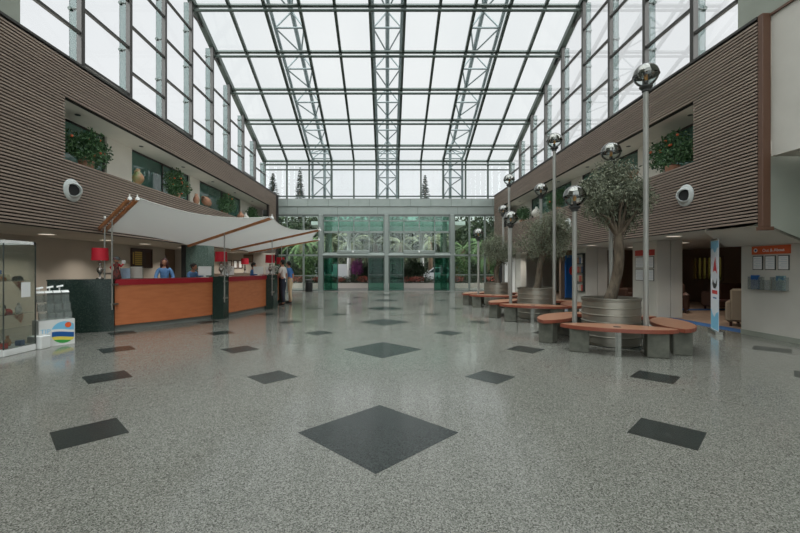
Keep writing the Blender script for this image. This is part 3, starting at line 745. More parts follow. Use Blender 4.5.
# ------------------------------------------------------------------ red-shade table lamps
def red_lamp(x, y, z, label, s=1.0):
    t = thing('table_lamp', (x, y, z), label, 'lamp', 'red-shaded table lamps on the reception desk')
    m = MB(); m.lathe([(0, 0), (.075, 0), (.078, .02), (.03, .035), (.018, .07), (.03, .10), (.062, .14), (.07, .18), (.05, .22), (.02, .24), (.03, .26), (.045, .28), (.03, .31), (.012, .33), (.012, .36), (0, .36)], (0, 0, 0), 20); m.v = [(a_+x, b_+y, c_*1.2+z) for a_, b_, c_ in m.v]
    m.build('base', M['ornate'], t, True)
    m = MB(); m.lathe([(.165*s, .42), (.155*s, .70), (.150*s, .70), (.16*s, .42)], (x, y, z), 28); m.build('lamp_shade', M['redshade'], t, 'auto')
red_lamp(-6.50, 9.05, 1.171, 'red-shaded table lamp on the nearest granite block')
red_lamp(-4.70, 11.31, 1.181, 'red-shaded table lamp on the middle granite block')
red_lamp(-4.12, 14.05, 1.181, 'red-shaded table lamp on the third granite block')
# two more at the back of the desk area on a back counter
m = MB(); m.box(-7.6, -6.7, 16.3, 20.5, 0, 1.18, .01)
bc = tag(m.build('back_cabinet', M['loungewall']), 'low brown cabinet behind the reception staff', 'cabinet')
red_lamp(-6.84, 19.2, 1.181, 'red-shaded table lamp standing on the back cabinet behind the man at the desk', 1.1)
red_lamp(-4.46, 16.70, 1.162, 'red-shaded table lamp on the last granite block by the guests')

# ------------------------------------------------------------------ sail canopy
TIP = [(-5.0, 8.0, 2.80), (-2.943, 10.2, 2.695), (-2.23, 13.2, 2.674), (-3.0, 17.5, 2.645)]
BAK = [(-6.68, 9.42, 2.27), (-5.9, 11.85, 2.07), (-5.6, 14.36, 2.07), (-5.9, 17.0, 2.06)]
names = ['nearest', 'second', 'third', 'farthest']
def wood_beam(a, b, label):
    t = thing('canopy_beam', b, label, 'beam', 'varnished beams carrying the sail canopy')
    m = MB(); m.bar(b, a, .05, .07); m.build('timber', M['beamwood'], t)
    d = (Vector(a)-Vector(b)).normalized(); m = MB(); m.tube([Vector(a)-d*.04, Vector(a)+d*.03], .036, 12); m.tube([Vector(a), Vector(a)+Vector((0, 0, .09))], .012, 8); m.build('end_cap', M['white'], t, 'auto')
wood_beam((-5.13, 7.96, 2.80), (-6.86, 9.42, 2.27), 'outer of the pair of slanting wooden beams over the nearest granite block')
wood_beam(TIP[0], BAK[0], 'inner of the pair of slanting wooden beams at the near edge of the sail canopy')
wood_beam(TIP[1], BAK[1], 'second slanting wooden beam between two canopy sails')
wood_beam(TIP[2], BAK[2], 'third slanting wooden beam reaching toward the entrance doors')
wood_beam(TIP[3], BAK[3], 'farthest slanting wooden beam of the sail canopy')
def mast(x, y, z0, z1, label):
    t = thing('canopy_mast', (x, y, z0), label, 'pole', 'thin steel masts of the sail canopy')
    m = MB(); m.tube([(x, y, z0), (x, y, z1)], .016, 12); m.build('tube', M['polesteel'], t, 'auto')
    m = MB(); m.tube([(x, y, z1), (x, y, z1+.05)], .021, 12); m.build('tip', M['white'], t)
    m = MB()
    for z in (z0+.12, 1.05): m.box(x-.035, x+.035, y-.01, y+.16, z-.02, z+.02)
    m.build('bracket', M['steel'], t)
mast(-6.125, 8.90, .49, 2.60, 'thin steel mast on the front of the nearest granite block, right one of two')
mast(-6.43, 9.10, 1.172, 2.55, 'thin steel mast on the nearest granite block, left one of two')
mast(-4.50, 11.05, .47, 2.40, 'thin steel mast on the front of the middle granite block')
mast(-3.97, 13.78, .47, 2.38, 'thin steel mast on the front of the third granite block')
mast(-4.34, 16.42, .47, 2.38, 'thin steel mast at the far end of the desk by the guests')
def sail(i, label):
    P = []; n1 = 22; n2 = 12
    for a in range(n1+1):
        u = a/n1; row = []
        for b in range(n2+1):
            v = b/n2
            t = Vector(TIP[i]).lerp(Vector(TIP[i+1]), u); k = Vector(BAK[i]).lerp(Vector(BAK[i+1]), u)
            p = k.lerp(t, v); sag = 4*u*(1-u)
            p = p + (k-t)*(.13*sag*(v-.35)); p.z += -.10*sag*v + .03
            row.append(p)
        P.append(row)
    m = MB(); m.grid(P)
    e = [r[-1] for r in P]; m.tube(e, .012, 6)
    return tag(m.build('canvas_sail', M['canvas'], None, True), label, 'canopy', 'white canvas sails over the reception')
sail(0, 'largest white canvas sail, stretched over the nearest counter section')
sail(1, 'white canvas sail stretched over the second counter section')
sail(2, 'farthest white canvas sail over the end of the reception desk')

# ------------------------------------------------------------------ reception back area
m = MB(); m.box(-7.05, -6.28, 14.0, 14.5, 0, ZB0-.002); m2 = MB(); m2.box(-7.19, -7.05, 13.95, 14.55, 0, ZB0-.002)
t = thing('granite_column', (-6.7, 14.2, 0), 'wide grey-green granite column behind the leaning receptionist', 'column')
m.build('face', M['granite_grey'], t); m2.build('edge', M['black'], t)
def frame_on_left(y0, y1, z0, z1, label, inner, x=-8.9, cat='frame', group=None, rows=0, name='framed_picture'):
    t = thing(name, (x, (y0+y1)/2, z0), label, cat, group)
    m = MB(); w = .06 if y1-y0 > .6 else .035
    m.box(x, x+.04, y0, y1, z0, z0+w); m.box(x, x+.04, y0, y1, z1-w, z1); m.box(x, x+.04, y0, y0+w, z0+w, z1-w); m.box(x, x+.04, y1-w, y1, z0+w, z1-w); m.build('frame', M['plaque'], t)
    m = MB(); m.box(x, x+.02, y0+w, y1-w, z0+w, z1-w); m.build('print', inner, t)
    if rows:
        q = MB()
        for i in range(rows):
            zz = z0+.13+(z1-z0-.28)*i/(rows-1); q.box(x+.02, x+.026, y0+.22, y0+.62, zz-.028, zz+.028)
        q.build('brass_plates', M['brass'], t)
        q = MB(); q.box(x+.02, x+.026, y1-.38, y1-.15, z0+.14, z1-.14); q.build('side_panel', M['darksofa'], t)
        q = MB(); q.box(x+.02, x+.026, y0+.1, y0+.17, z0+.14, z1-.14); q.build('left_strip', M['brass'], t)
    return t
frame_on_left(13.85, 15.1, 1.42, 2.12, 'dark wooden plaque with brass name plates on the beige wall', M['plaque'], name='award_plaque', cat='plaque', rows=7)
for x0, x1, z0, z1, lb_, mm in ((-8.62, -8.36, 1.42, 1.84, 'leftmost of three framed certificates on the far beige reception wall', 'paper'), (-8.27, -8.05, 1.40, 1.84, 'middle of three framed certificates on the far beige reception wall', 'paper'),
                              (-8.0, -7.78, 1.40, 1.84, 'rightmost of three framed certificates on the far beige reception wall', 'paper'), (-7.72, -7.2, 1.72, 2.14, 'larger brown framed picture high on the far reception wall', 'loungewall')):
    t = thing('framed_picture', ((x0+x1)/2, 21.5, z0), lb_, 'frame', 'framed certificates'); w = .035
    m = MB(); m.box(x0, x1, 21.46, 21.5, z0, z0+w); m.box(x0, x1, 21.46, 21.5, z1-w, z1); m.box(x0, x0+w, 21.46, 21.5, z0+w, z1-w); m.box(x1-w, x1, 21.46, 21.5, z0+w, z1-w); m.build('frame', M['plaque'], t)
    m = MB(); m.box(x0+w, x1-w, 21.48, 21.5, z0+w, z1-w); m.build('print', M[mm], t)
frame_on_left(16.3, 16.75, 1.62, 1.98, 'upper of two small frames in the brown recess', M['paper'], x=-9.3, group='small frames in the recess')
frame_on_left(16.3, 16.75, 1.2, 1.56, 'lower of two small frames in the brown recess', M['paper'], x=-9.3, group='small frames in the recess')
# monitors on the desk (white backs toward the lobby)
def monitor(x, y, z, ang, label, w=.34, h=.26):
    t = thing('desk_monitor', (x, y, z), label, 'monitor', 'white monitors on the reception desk')
    Mx = Matrix.Translation((x, y, z)) @ Matrix.Rotation(ang, 4, 'Z')
    m = MB(); m.box(-w/2, w/2, -.02, .015, .05, .05+h, .01); m.tf(Mx @ Matrix.Rotation(math.radians(-8), 4, 'X')); m.build('screen_housing', M['monitor'], t)
    m = MB(); m.box(-w/2+.02, w/2-.02, .0155, .018, .07, .03+h); m.tf(Mx @ Matrix.Rotation(math.radians(-8), 4, 'X')); m.build('screen', M['black'], t)
    m = MB(); m.box(-.03, .03, -.01, .02, 0, .12); m.box(-.10, .10, -.06, .08, 0, .012); m.tf(Mx); m.build('stand', M['monitor'], t)
monitor(-5.10, 11.17, 1.161, .35, 'white monitor on the counter in front of the leaning receptionist')
monitor(-4.82, 12.10, 1.161, .5, 'white monitor just right of the red lamp on the middle granite block')
monitor(-4.42, 13.72, 1.161, .6, 'white monitor in front of the man in blue at the second counter')
monitor(-4.45, 15.2, 1.161, .9, 'white monitor on the far counter section by the guests')
# leaflets and the costume doll on the first counter section
def sign_holder(x, y, z, ang, w, h, label, inner):
    t = thing('leaflet_stand', (x, y, z), label, 'stand', 'leaflet stands on the reception desk')
    Mx = Matrix.Translation((x, y, z)) @ Matrix.Rotation(ang, 4, 'Z') @ Matrix.Rotation(math.radians(-12), 4, 'X')
    m = MB(); m.box(-w/2, w/2, -.004, .004, 0, h); m.tf(Mx); m.build('sheet', inner, t)
    m = MB(); m.box(-w/2-.01, w/2+.01, -.06, .06, 0, .01); m.box(-w/2-.012, -w/2, -.012, .01, 0, h); m.box(w/2, w/2+.012, -.012, .01, 0, h); m.tf(Mx @ Matrix.Rotation(math.radians(12), 4, 'X')); m.build('holder', M['steel'], t)
sign_holder(-6.30, 9.62, 1.161, .75, .20, .26, 'pale blue leaflet stand next to the figurine on the counter', M['blueprint'])
sign_holder(-6.22, 9.92, 1.161, .75, .26, .30, 'brown-framed card stand on the nearest counter section', M['plaster'])
t = thing('costume_figurine', (-6.33, 9.35, 1.16), 'colourful figurine in folk dress on the counter beside the red lamp', 'figurine')
m = MB(); m.lathe([(0, 0), (.09, 0), (.10, .02), (.075, .16), (.05, .24), (.055, .30), (.06, .34), (.03, .38), (.025, .40), (0, .40)], (-6.33, 9.35, 1.16), 20); m.build('dress', mat('folk_pattern', (130, 60, 52), .7, noise=22, rgb2=(36, 44, 40)), t, True)
m = MB(); m.ell((-6.33, 9.35, 1.61), (.05, .05, .06), 14, 8); m.build('head', M['skin'], t, True)
m = MB(); m.ell((-6.33, 9.355, 1.64), (.075, .07, .05), 14, 8); m.build('head_scarf', mat('scarf_teal', (60, 110, 110), .7, noise=20, rgb2=(130, 60, 70)), t, True)
m = MB(); m.tube([(-6.27, 9.35, 1.50), (-6.20, 9.31, 1.45), (-6.14, 9.30, 1.52)], [.025, .02, .015], 8); m.tube([(-6.39, 9.35, 1.50), (-6.44, 9.30, 1.43), (-6.38, 9.26, 1.38)], [.025, .02, .015], 8); m.build('sleeve', M['redshade'], t, True)
m = MB(); m.box(-6.17, -6.09, 9.29, 9.30, 1.52, 1.60); m.build('small_sign', M['paper'], t)
# glass ornaments near the piers
rnd = random.Random(5)
for i, (x, y, lab) in enumerate(((-4.6, 11.5, 'cluster of small clear vases beside the lamp on the middle granite block'), (-4.02, 14.25, 'cluster of small clear vases beside the lamp on the third granite block'))):
    t = thing('flower_vase', (x, y, 1.18), lab, 'vase', 'vases with pale flowers on the desk')
    m = MB(); m.lathe([(0, 0), (.04, 0), (.05, .05), (.03, .11), (.045, .14), (.04, .14)], (x, y, 1.181), 14); m.build('vase', M['acrylic'], t, True)
    m = MB(); leaves(m, [(x, y, 1.40, .11, .11, .11)], 130, .05, .035, 60+i, 0, .3); m.build('flowers', mat('pale_petals_%d' % i, (206, 200, 192), .7, island=1, rgb2=(150, 140, 136)), t)

# ------------------------------------------------------------------ people
def hand(p, d, up, flip=1, sc=1.0):
    """palm + four bent fingers + thumb; p wrist, d direction, up = back of the hand"""
    d = Vector(d).normalized(); u = Vector(up).normalized(); s = d.cross(u).normalized(); u = s.cross(d); p = Vector(p); mb = MB()
    mb.tube([p-d*.015, p+d*.03, p+d*.085], [.024, .034, .032], 8)
    for i, L in enumerate((.066, .076, .07, .054)):
        b = p+d*.075+s*(.030-.020*i)*flip
        mb.tube([b, b+d*L*.45-u*.004, b+d*L*.8-u*.018, b+d*L*.92-u*.036], [.0095, .009, .008, .006], 6)
    b = p+d*.02+s*.026*flip
    mb.tube([b, b+d*.03+s*.026*flip-u*.006, b+d*.06+s*.03*flip-u*.014], [.012, .010, .007], 6)
    return mb
def person(loc, rz, label, top, bottom, hair, hairstyle='short', H=1.74, arms=None, lean=0, head_turn=0, head_tilt=0, sleeve='short', female=False, step=.06):
    """local frame: +y is the way the person faces"""
    k = H/1.74
    L = lambda x, y, z: (x, y+lean*max(0, z-.95), z)
    root = thing('person', loc, label, 'person')
    hipw, shw = (.10, .17) if female else (.095, .19)
    sh = L(0, 0, 1.42); nk = L(0, .005, 1.50); hd = L(0, .015, 1.62)
    arms = arms or [((-.22, -.01, 1.14), (-.23, .07, .90)), ((.22, -.01, 1.14), (.23, .07, .90))]
    legs = []
    for s in (-1, 1):
        f_ = step*s
        legs.append([(0, 0, .98, .10, .08), (s*hipw, 0, .90, .085), (s*(hipw+.005), .015+f_*.4, .50, .056), (s*(hipw+.005), -.015+f_, .10, .040), (s*(hipw+.01), .03+f_, .045, .036), (s*(hipw+.015), .13+f_, .035, .03)])
    def torso(d=0): return [(0, 0, .98, .115+d, .085+d), L(0, 0, 1.10)+(.10+d, .075+d), L(0, 0, 1.26)+(.12+d, .085+d), L(0, -.005, 1.38)+(.125+d, .08+d)]
    def arm(s, A, d=0, upto=3):
        P = [L(0, -.005, 1.38)+(.125+d, .08+d), L(s*shw*.75, -.005, 1.405)+(.055+d,), L(s*shw, 0, 1.37)+(.05+d,), tuple(A[0])+(.038+d,), tuple(A[1])+(.026+d,)]
        return P[:upto+2]
    body = skin([torso()+[nk+(.048,), L(0, .01, 1.56)+(.048,)]]+legs+[arm(-1, arms[0]), arm(1, arms[1])], levels=1)
    # head with a face
    hm = MB(); hc = Vector((0, 0, 0)); hm.ell(hc, (.074, .094, .115), 20, 14)
    V = []
    for v in hm.v:
        x, y, z = v
        if z < -.02: x *= 1-(-z-.02)*2.4; 
        if y > .05 and -.01 < z < .03 and abs(x) < .05: y -= .006
        V.append((x, y, z))
    hm.v = V
    hm.ell((0, .098, -.012), (.012, .018, .022), 8, 6); hm.ell((0, .088, -.052), (.026, .010, .009), 10, 6)
    hm.ell((-.075, -.002, -.008), (.010, .018, .028), 8, 6); hm.ell((.075, -.002, -.008), (.010, .018, .028), 8, 6)
    TH = Matrix.Translation(hd) @ Matrix.Rotation(head_turn, 4, 'Z') @ Matrix.Rotation(head_tilt, 4, 'X')
    hm.tf(TH); body.add(hm.v, hm.f)
    for s, A in zip((-1, 1), arms):
        w = Vector(A[1]); e = Vector(A[0]); d = (w-e).normalized(); hh = hand(w+d*.01, d, (s*.9, .3, .2), 1 if s > 0 else -1); body.add(hh.v, hh.f)
    S = Matrix.Translation(loc) @ Matrix.Rotation(rz, 4, 'Z') @ Matrix.Scale(k, 4)
    body.tf(S); body.build('body', M['skin'], root, True)
    em = MB(); [em.ell((x, .088, .012), (.011, .007, .007), 8, 6) for x in (-.03, .03)]; em.tf(S @ TH); em.build('eyes', M['black'], root, True)
    up = 3 if sleeve == 'long' else 2
    A2 = arms if sleeve == 'long' else [((Vector(L(s*shw, 0, 1.37)).lerp(Vector(a[0]), .75)), a[1]) for s, a in zip((-1, 1), arms)]
    sm = skin([[(0, 0, .86, .142, .116), (0, 0, .94, .142, .116)]+torso(.014)+[L(0, 0, 1.46)+(.07, .06)], arm(-1, A2[0], .013, up), arm(1, A2[1], .013, up)], levels=1); sm.tf(S); sm.build('shirt', top, root, True)
    tr = [[(0, 0, .98, .128, .104), (0, 0, 1.07, .126, .100)]]
    for s, lg in zip((-1, 1), legs): tr.append([lg[0][:3]+(.128, .104), lg[1][:3]+(.100,), lg[2][:3]+(.072,), lg[3][:3]+(.058,)])
    tm = skin(tr, levels=1); tm.tf(S); tm.build('trousers', bottom, root, True)
    for s in (-1, 1):
        q = MB(); f_ = step*s; q.ell((s*(hipw+.012), .07+f_, .04), (.048, .135, .042), 12, 8); q.tf(S); q.v = [(a, b, max(c, loc[2]+.002)) for a, b, c in q.v]; q.build('shoe', M['shoe'], root, True)
    hq = MB(); hq.ell((0, -.016, .022), (.084, .098, .108), 20, 12)
    hq.v = [(x, y if not (y > .02 and z < .05) else min(y, .035+z*.3), z) for x, y, z in hq.v]
    if hairstyle == 'long':
        hq.ell((0, -.05, -.09), (.098, .062, .17), 16, 10); hq.ell((-.078, .01, -.09), (.042, .06, .17), 12, 8); hq.ell((.078, .01, -.09), (.042, .06, .17), 12, 8)
    if hairstyle == 'bun': hq.ell((0, -.10, .04), (.05, .045, .05), 12, 8)
    hq.tf(S @ TH); hq.build('hair', hair, root, True)
    return root
person((-6.52, 11.70, 0), math.radians(-150), 'receptionist with long dark red hair and light blue blouse behind the counter', M['blouse'], M['jeans'], M['hairred'], 'long', 1.70, sleeve='long', female=True, head_turn=math.radians(-10), head_tilt=math.radians(-8),
       arms=[((-.24, .06, 1.16), (-.12, .27, 1.10)), ((.24, .06, 1.16), (.12, .27, 1.10))])
person((-6.02, 12.22, 0), math.radians(-115), 'receptionist with dark tied hair and blue blouse leaning on one raised hand', M['blouse'], M['jeans'], M['hairblack'], 'bun', 1.56, sleeve='long', female=True, lean=.25, head_tilt=math.radians(-10), head_turn=math.radians(20),
       arms=[((-.27, .30, 1.24), (-.10, .33, 1.42)), ((.24, .28, 1.15), (.08, .46, 1.19))])
person((-5.02, 14.75, 0), math.radians(-80), 'man in blue shirt behind the second counter holding a hand to his face', M['blueshirt'], M['jeans'], M['hairblack'], 'short', 1.62, sleeve='long', lean=.12, head_tilt=math.radians(-14),
       arms=[((-.24, .22, 1.22), (-.09, .19, 1.46)), ((.23, .2, 1.16), (.10, .38, 1.12))])
person((-3.98, 15.3, 0), math.radians(78), 'guest in white t-shirt and dark jeans standing at the reception desk', M['whiteshirt'], M['jeans'], M['hairblack'], 'short', 1.74, lean=.05,
       arms=[((-.24, .06, 1.15), (-.20, .28, 1.16)), ((.23, -.03, 1.13), (.21, .07, .92))])
person((-3.92, 16.15, 0), math.radians(84), 'guest in blue shirt and khaki trousers standing behind the white t-shirt guest', M['blueshirt'], M['khaki'], M['hairblack'], 'short', 1.70, lean=.1,
       arms=[((-.24, .08, 1.15), (-.18, .30, 1.14)), ((.25, -.05, 1.13), (.24, .03, .90))])

# ------------------------------------------------------------------ display case, leaflet rack, logo box
cx0, cx1, cy0, cy1 = -7.15, -6.10, 6.36, 6.95
t = thing('display_case', ((cx0+cx1)/2, (cy0+cy1)/2, 0), 'glass display case with white base at the left edge of the hall', 'cabinet')
m = MB(); m.box(cx0, cx1, cy0, cy1, 0, .11, .01); m.build('base', M['white'], t)
m = MB(); m.box(cx1-.06, cx1, cy0, cy1, 1.82, 1.87); m.box(cx0, cx0+.06, cy0, cy1, 1.82, 1.87); m.box(cx0, cx1, cy1-.05, cy1, 1.82, 1.87); m.build('top_rail', M['white'], t)
for nm, bx in (('side_glass', (cx1-.012, cx1-.002, cy0+.005, cy1-.005)), ('front_glass', (cx0, cx1-.013, cy0+.004, cy0+.012)), ('back_glass', (cx0, cx1-.013, cy1-.012, cy1-.004))):
    m = MB(); m.box(*bx, .11, 1.82); m.build(nm, M['case'], t)
m = MB(); m.box(cx1-.018, cx1-.003, cy0, cy0+.012, .11, 1.82); m.box(cx1-.018, cx1-.003, cy1-.012, cy1, .11, 1.82); m.build('corner_strip', M['joint'], t)
SH = (.66, 1.21)
for z in SH: m = MB(); m.box(cx0+.02, cx1-.03, cy0+.03, cy1-.03, z-.008, z); m.build('shelf', M['case'], t)
m = MB(); m.box(cx1+.001, cx1+.005, cy0+.30, cy0+.47, .93, 1.18); tag(m.build('paper_notice', M['paper']), 'white paper notice stuck on the glass of the display case', 'notice')
# pennants of cloth hanging from the shelves, souvenirs on them
for i, z in enumerate(SH):
    m = MB(); y = cy0+.28; m.extr([(cx1-.028, y-.10, z-.01), (cx1-.028, y+.10, z-.01), (cx1-.028, y+.05, z-.17)], (.006, 0, 0))
    tag(m.build('cloth_pennant', mat('pennant_cloth_%d' % i, (196, 170, 144), .9, noise=30, rgb2=(160, 96, 84))), '%s triangular cloth pennant hanging inside the display case' % ('lower', 'upper')[i], 'pennant', 'cloth pennants in the display case')
kinds = [('souvenir_box', 'box'), ('souvenir_vase', 'vase'), ('folded_cloth', 'cloth')]
sc = [(196, 60, 52), (60, 58, 50), (206, 190, 160), (50, 84, 130), (160, 110, 70), (210, 200, 190)]
colname = ['red', 'dark', 'cream', 'blue', 'brown', 'white']
rnd = random.Random(11)
smat = [mat('souvenir_%s' % c, sc[i], .5, noise=25, rgb2=tuple(min(255, v*.6+40) for v in sc[i])) for i, c in enumerate(colname)]
for si, z in enumerate((.11,)+SH):
    for j in range(6):
        x = cx1-.12-.15*(j % 3)-.02*si; y = cy0+.11+.24*(j//3)+.06*(j % 2); ci = (j+si*2) % 6
        nm, cat = kinds[(j+si) % 3]; m = MB()
        if cat == 'box': m.box(x-.05, x+.05, y-.045, y+.045, z, z+.09+.02*(j % 3), .008)
        elif cat == 'vase': m.lathe([(0, 0), (.035, 0), (.05, .05), (.045, .09), (.02, .13), (.028, .17), (.02, .17)], (x, y, z), 14)
        else: m.extr([(x-.06, y-.05, z), (x+.06, y-.05, z), (x+.05, y-.05, z+.05), (x, y-.05, z+.075), (x-.05, y-.05, z+.05)], (0, .1, 0))
        tag(m.build(nm, smat[ci], None, 'auto', loc=(x, y, z)), '%s %s on display case %s, %s row, %s' % (colname[ci], nm.replace('_', ' ').replace('souvenir ', ''), ('base', 'lower shelf', 'upper shelf')[si], ('near', 'far')[j//3], ('beside the glass', 'in the middle', 'deepest in')[j % 3]), 'souvenir', 'souvenirs in the display case')
# logo box: front runs (-6.17,7.10) -> (-5.90,7.52)
a = Vector((-6.19, 7.10, 0)); b = Vector((-5.90, 7.55, 0)); d = (b-a).normalized(); nr = Vector((d.y, -d.x, 0)); Lb = (b-a).length
def onface(s, z, off=0): return a+d*s+nr*off+Vector((0, 0, z))
t = thing('suggestion_box', (a+b)/2, 'white box with a sea and sun logo standing by the leaflet rack', 'box')
m = MB(); m.prism([(a.x, a.y), (b.x, b.y), (b.x-nr.x*.32, b.y-nr.y*.32), (a.x-nr.x*.32, a.y-nr.y*.32)], .0, .47); m.build('body', M['monitor'], t)
def disc(mb, cx, cz, r, off, f=None, k=28):
    P = [(cx+r*math.cos(2*math.pi*i/k), cz+r*math.sin(2*math.pi*i/k)) for i in range(k)]
    if f: P = [p for p in P if f(*p)]
    return P
def face_poly(pts, off, m_, nm):
    q = MB(); q.extr([onface(s, z, off) for s, z in pts], nr*.0015); q.build(nm, m_, t)
cs, cz, r = Lb-.165, .235, .20
def wave(z0, s): return z0+.022*math.cos((s-cs)*9+1.2)
def strip(zl, zh, off, m_, nm):
    S = [cs-r+2*r*i/24 for i in range(25)]; S = [s for s in S if s <= Lb-.004]; lo = []; hi = []
    for s in S:
        hc = math.sqrt(max(0, r*r-(s-cs)**2)); l = max(cz-hc, wave(zl, s)); h = min(cz+hc, wave(zh, s))
        if h > l+.002: lo.append((s, l)); hi.append((s, h))
    if len(lo) > 2: face_poly(lo+hi[::-1], off, m_, nm)
strip(.28, .9, .001, M['lightblue'], 'logo_sky'); strip(.225, .28, .001, M['white'], 'logo_foam'); strip(.145, .235, .0022, M['seablue'], 'logo_sea'); strip(.085, .145, .001, M['yellow'], 'logo_sand'); strip(0, .085, .001, M['green'], 'logo_grass')
face_poly([(cs+.06+.05*math.cos(i*.35), .365+.05*math.sin(i*.35)) for i in range(18)], .003, M['sun'], 'logo_sun')
text_mb('TIP', .11, onface(.02, .24, .002), d, (0, 0, 1)).build('lettering', M['lightblue'], t)
text_mb('BOX', .045, onface(.06, .185, .002), d, (0, 0, 1)).build('small_lettering', M['lightblue'], t)
# clear leaflet rack on top/behind
t = thing('leaflet_rack', onface(Lb*.4, .47, -.2), 'clear acrylic leaflet rack standing on the logo box in front of the granite block', 'rack')
for i in range(4):
    for j in range(3):
        s = .02+.125*i; z = .475+.16*j; dp = -.05-.07*j
        m = MB(); m.extr([onface(s, z, dp), onface(s+.115, z, dp), onface(s+.115, z+.12, dp), onface(s, z+.12, dp)], nr*.004)
        m.extr([onface(s, z, dp-.05), onface(s+.115, z, dp-.05), onface(s+.115, z+.17, dp-.05), onface(s, z+.17, dp-.05)], nr*.004)
        for q in (s, s+.111): m.extr([onface(q, z, dp), onface(q, z, dp-.05), onface(q, z+.15, dp-.05), onface(q, z+.12, dp)], d*.004)
        m.build('pocket', M['acrylic'], t)
for i in range(4):
    m = MB(); m.extr([onface(.02+.125*i, .96, -.19), onface(.02+.125*i+.11, .96, -.19), onface(.02+.125*i+.11, 1.0, -.24), onface(.02+.125*i, 1.0, -.24)], nr*.03); m.build('top_pocket', M['white'], t)
# low white plinth beside the case
m = MB(); m.box(-6.30, -6.04, 6.98, 7.18, 0, .22, .01); tag(m.build('low_white_box', M['white']), 'low white box on the floor between the display case and the logo box', 'box')
# leaflets stuck above the rack
for i in range(3):
    m = MB(); s = .02+.15*i; m.extr([onface(s, 1.03+.012*i, -.20), onface(s+.10, 1.05+.012*i, -.20), onface(s+.11, 1.08+.012*i, -.24), onface(s+.01, 1.06+.012*i, -.24)], nr*.012)
    m.extr([onface(s+.04, .98, -.22), onface(s+.06, .98, -.22), onface(s+.06, 1.05, -.22), onface(s+.04, 1.05, -.22)], nr*.006)
    tag(m.build('leaflet_holder', M['white']), '%s white tag standing above the clear leaflet rack' % ('leftmost', 'middle', 'rightmost')[i], 'tag', 'white tags above the leaflet rack')

# ------------------------------------------------------------------ plants and urns on the gallery ledges
def shrub(x, y, z, R, seed, label, fruit=9, n_=2600):
    t = thing('ledge_shrub', (x, y, ZO0), label, 'shrub', 'shrubs on the gallery ledges')
    bl = blobset((x, y, z), R, 16, seed, .4)
    m = MB(); m.lathe([(0, 0), (.12, 0), (.15, .12), (.16, .22), (.14, .22), (.13, .18), (0, .18)], (x, y, ZO0), 16); m.build('pot', M['terracotta'], t, True)
    m = MB()
    for i in range(0, 16, 3): m.tube([(x, y, ZO0+.18), Vector((x, y, z)).lerp(Vector(bl[i][:3]), .5), bl[i][:3]], [.02, .012, .006], 6, False)
    m.build('stem', M['bark'], t, True)
    m = MB(); leaves(m, bl, n_, .085, .045, seed, .25, .2); m.build('foliage', M['shrub'], t)
    rnd = random.Random(seed)
    for i in range(fruit):
        b = bl[rnd.randrange(16)]; sg = 1 if x < 0 else -1
        q = (b[0]+sg*b[3]*rnd.uniform(.6, 1.0), b[1]-b[4]*rnd.uniform(-.2, .7), b[2]+b[5]*rnd.uniform(-.6, .8))
        m = MB(); m.ell(q, .030, 10, 8); m.build('fruit', M['fruit'], t, True)
shrub(-7.0, 9.3, 4.22, (.36, .80, .52), 1, 'shrub with orange fruit on the left gallery ledge nearest the camera', 9)
shrub(-7.05, 13.3, 4.24, (.38, .72, .50), 2, 'second shrub with red fruit on the left gallery ledge', 9)
shrub(-7.05, 17.3, 4.2, (.38, .85, .48), 3, 'third shrub on the left gallery ledge, above the sail canopy', 5, 2000)
shrub(-7.05, 21.2, 4.2, (.38, .85, .42), 4, 'farthest shrub on the left gallery ledge', 0, 1600)
shrub(6.93, 9.72, 4.26, (.38, .82, .52), 5, 'shrub with orange fruit on the right gallery ledge nearest the camera', 10)
shrub(6.95, 16.4, 4.25, (.36, .8, .5), 6, 'dark shrub on the right gallery ledge behind the middle olive tree', 3, 1800)
shrub(6.95, 20.6, 4.2, (.36, .8, .45), 7, 'farthest shrub on the right gallery ledge', 0, 1600)
def urn(x, y, label, m_, h=.42, r=.16, lying=False):
    t = thing('pottery_urn', (x, y, ZO0), label, 'urn', 'pottery on the gallery ledges')
    if not lying:
        P = [(0, .0), (.06, .0), (.065, .02), (.05, .05)]+[(.05+(r-.05)*math.sin(math.pi*min(1, i/8)), .05+(h-.12)*i/8) for i in range(1, 8)]+[(.05, h-.06), (.055, h), (.04, h), (.035, h-.08)]
        m = MB(); m.lathe(P, (x, y, ZO0), 24); m.build('body', m_, t, True)
        m = MB(); m.tube([(x, y-r*.75, ZO0+h*.65), (x, y-r*1.1, ZO0+h*.8), (x, y-.05, ZO0+h*.92)], .014, 8); m.build('handle', m_, t, True)
    else:
        P = [(0, -.36), (.05, -.34), (.12, -.22), (r, -.05), (r*.95, .10), (.08, .2), (.06, .26), (.075, .30), (.05, .30)]
        m = MB(); m.lathe(P, (x, y, ZO0+r+.14), 24, axis=(0, -.95, .3)); m.build('body', m_, t, True)
        m = MB(); m.tube([(x-.1, y-.1, ZO0), (x-.02, y-.02, ZO0+.16)], .015, 8); m.tube([(x+.1, y-.1, ZO0), (x+.02, y-.02, ZO0+.16)], .015, 8); m.tube([(x, y+.14, ZO0), (x, y+.05, ZO0+.16)], .015, 8); m.build('tripod', M['darkgrey'], t)
urn(-6.95, 11.15, 'green and red glazed urn on the left ledge beside the first white pier', M['glaze'], .50, .15)
urn(-6.95, 14.55, 'slim terracotta urn on the left ledge after the second shrub', M['terracotta'], .44, .11)
urn(-6.95, 15.35, 'round jar lying tilted on a stand on the left ledge', M['terracotta'], r=.16, lying=True)
urn(-6.95, 18.95, 'pale urn on the left ledge after the third shrub', M['terracotta'], .42, .17)
urn(-6.95, 19.6, 'last pale urn on the left ledge before the farthest shrub', M['plaster'], .42, .17)
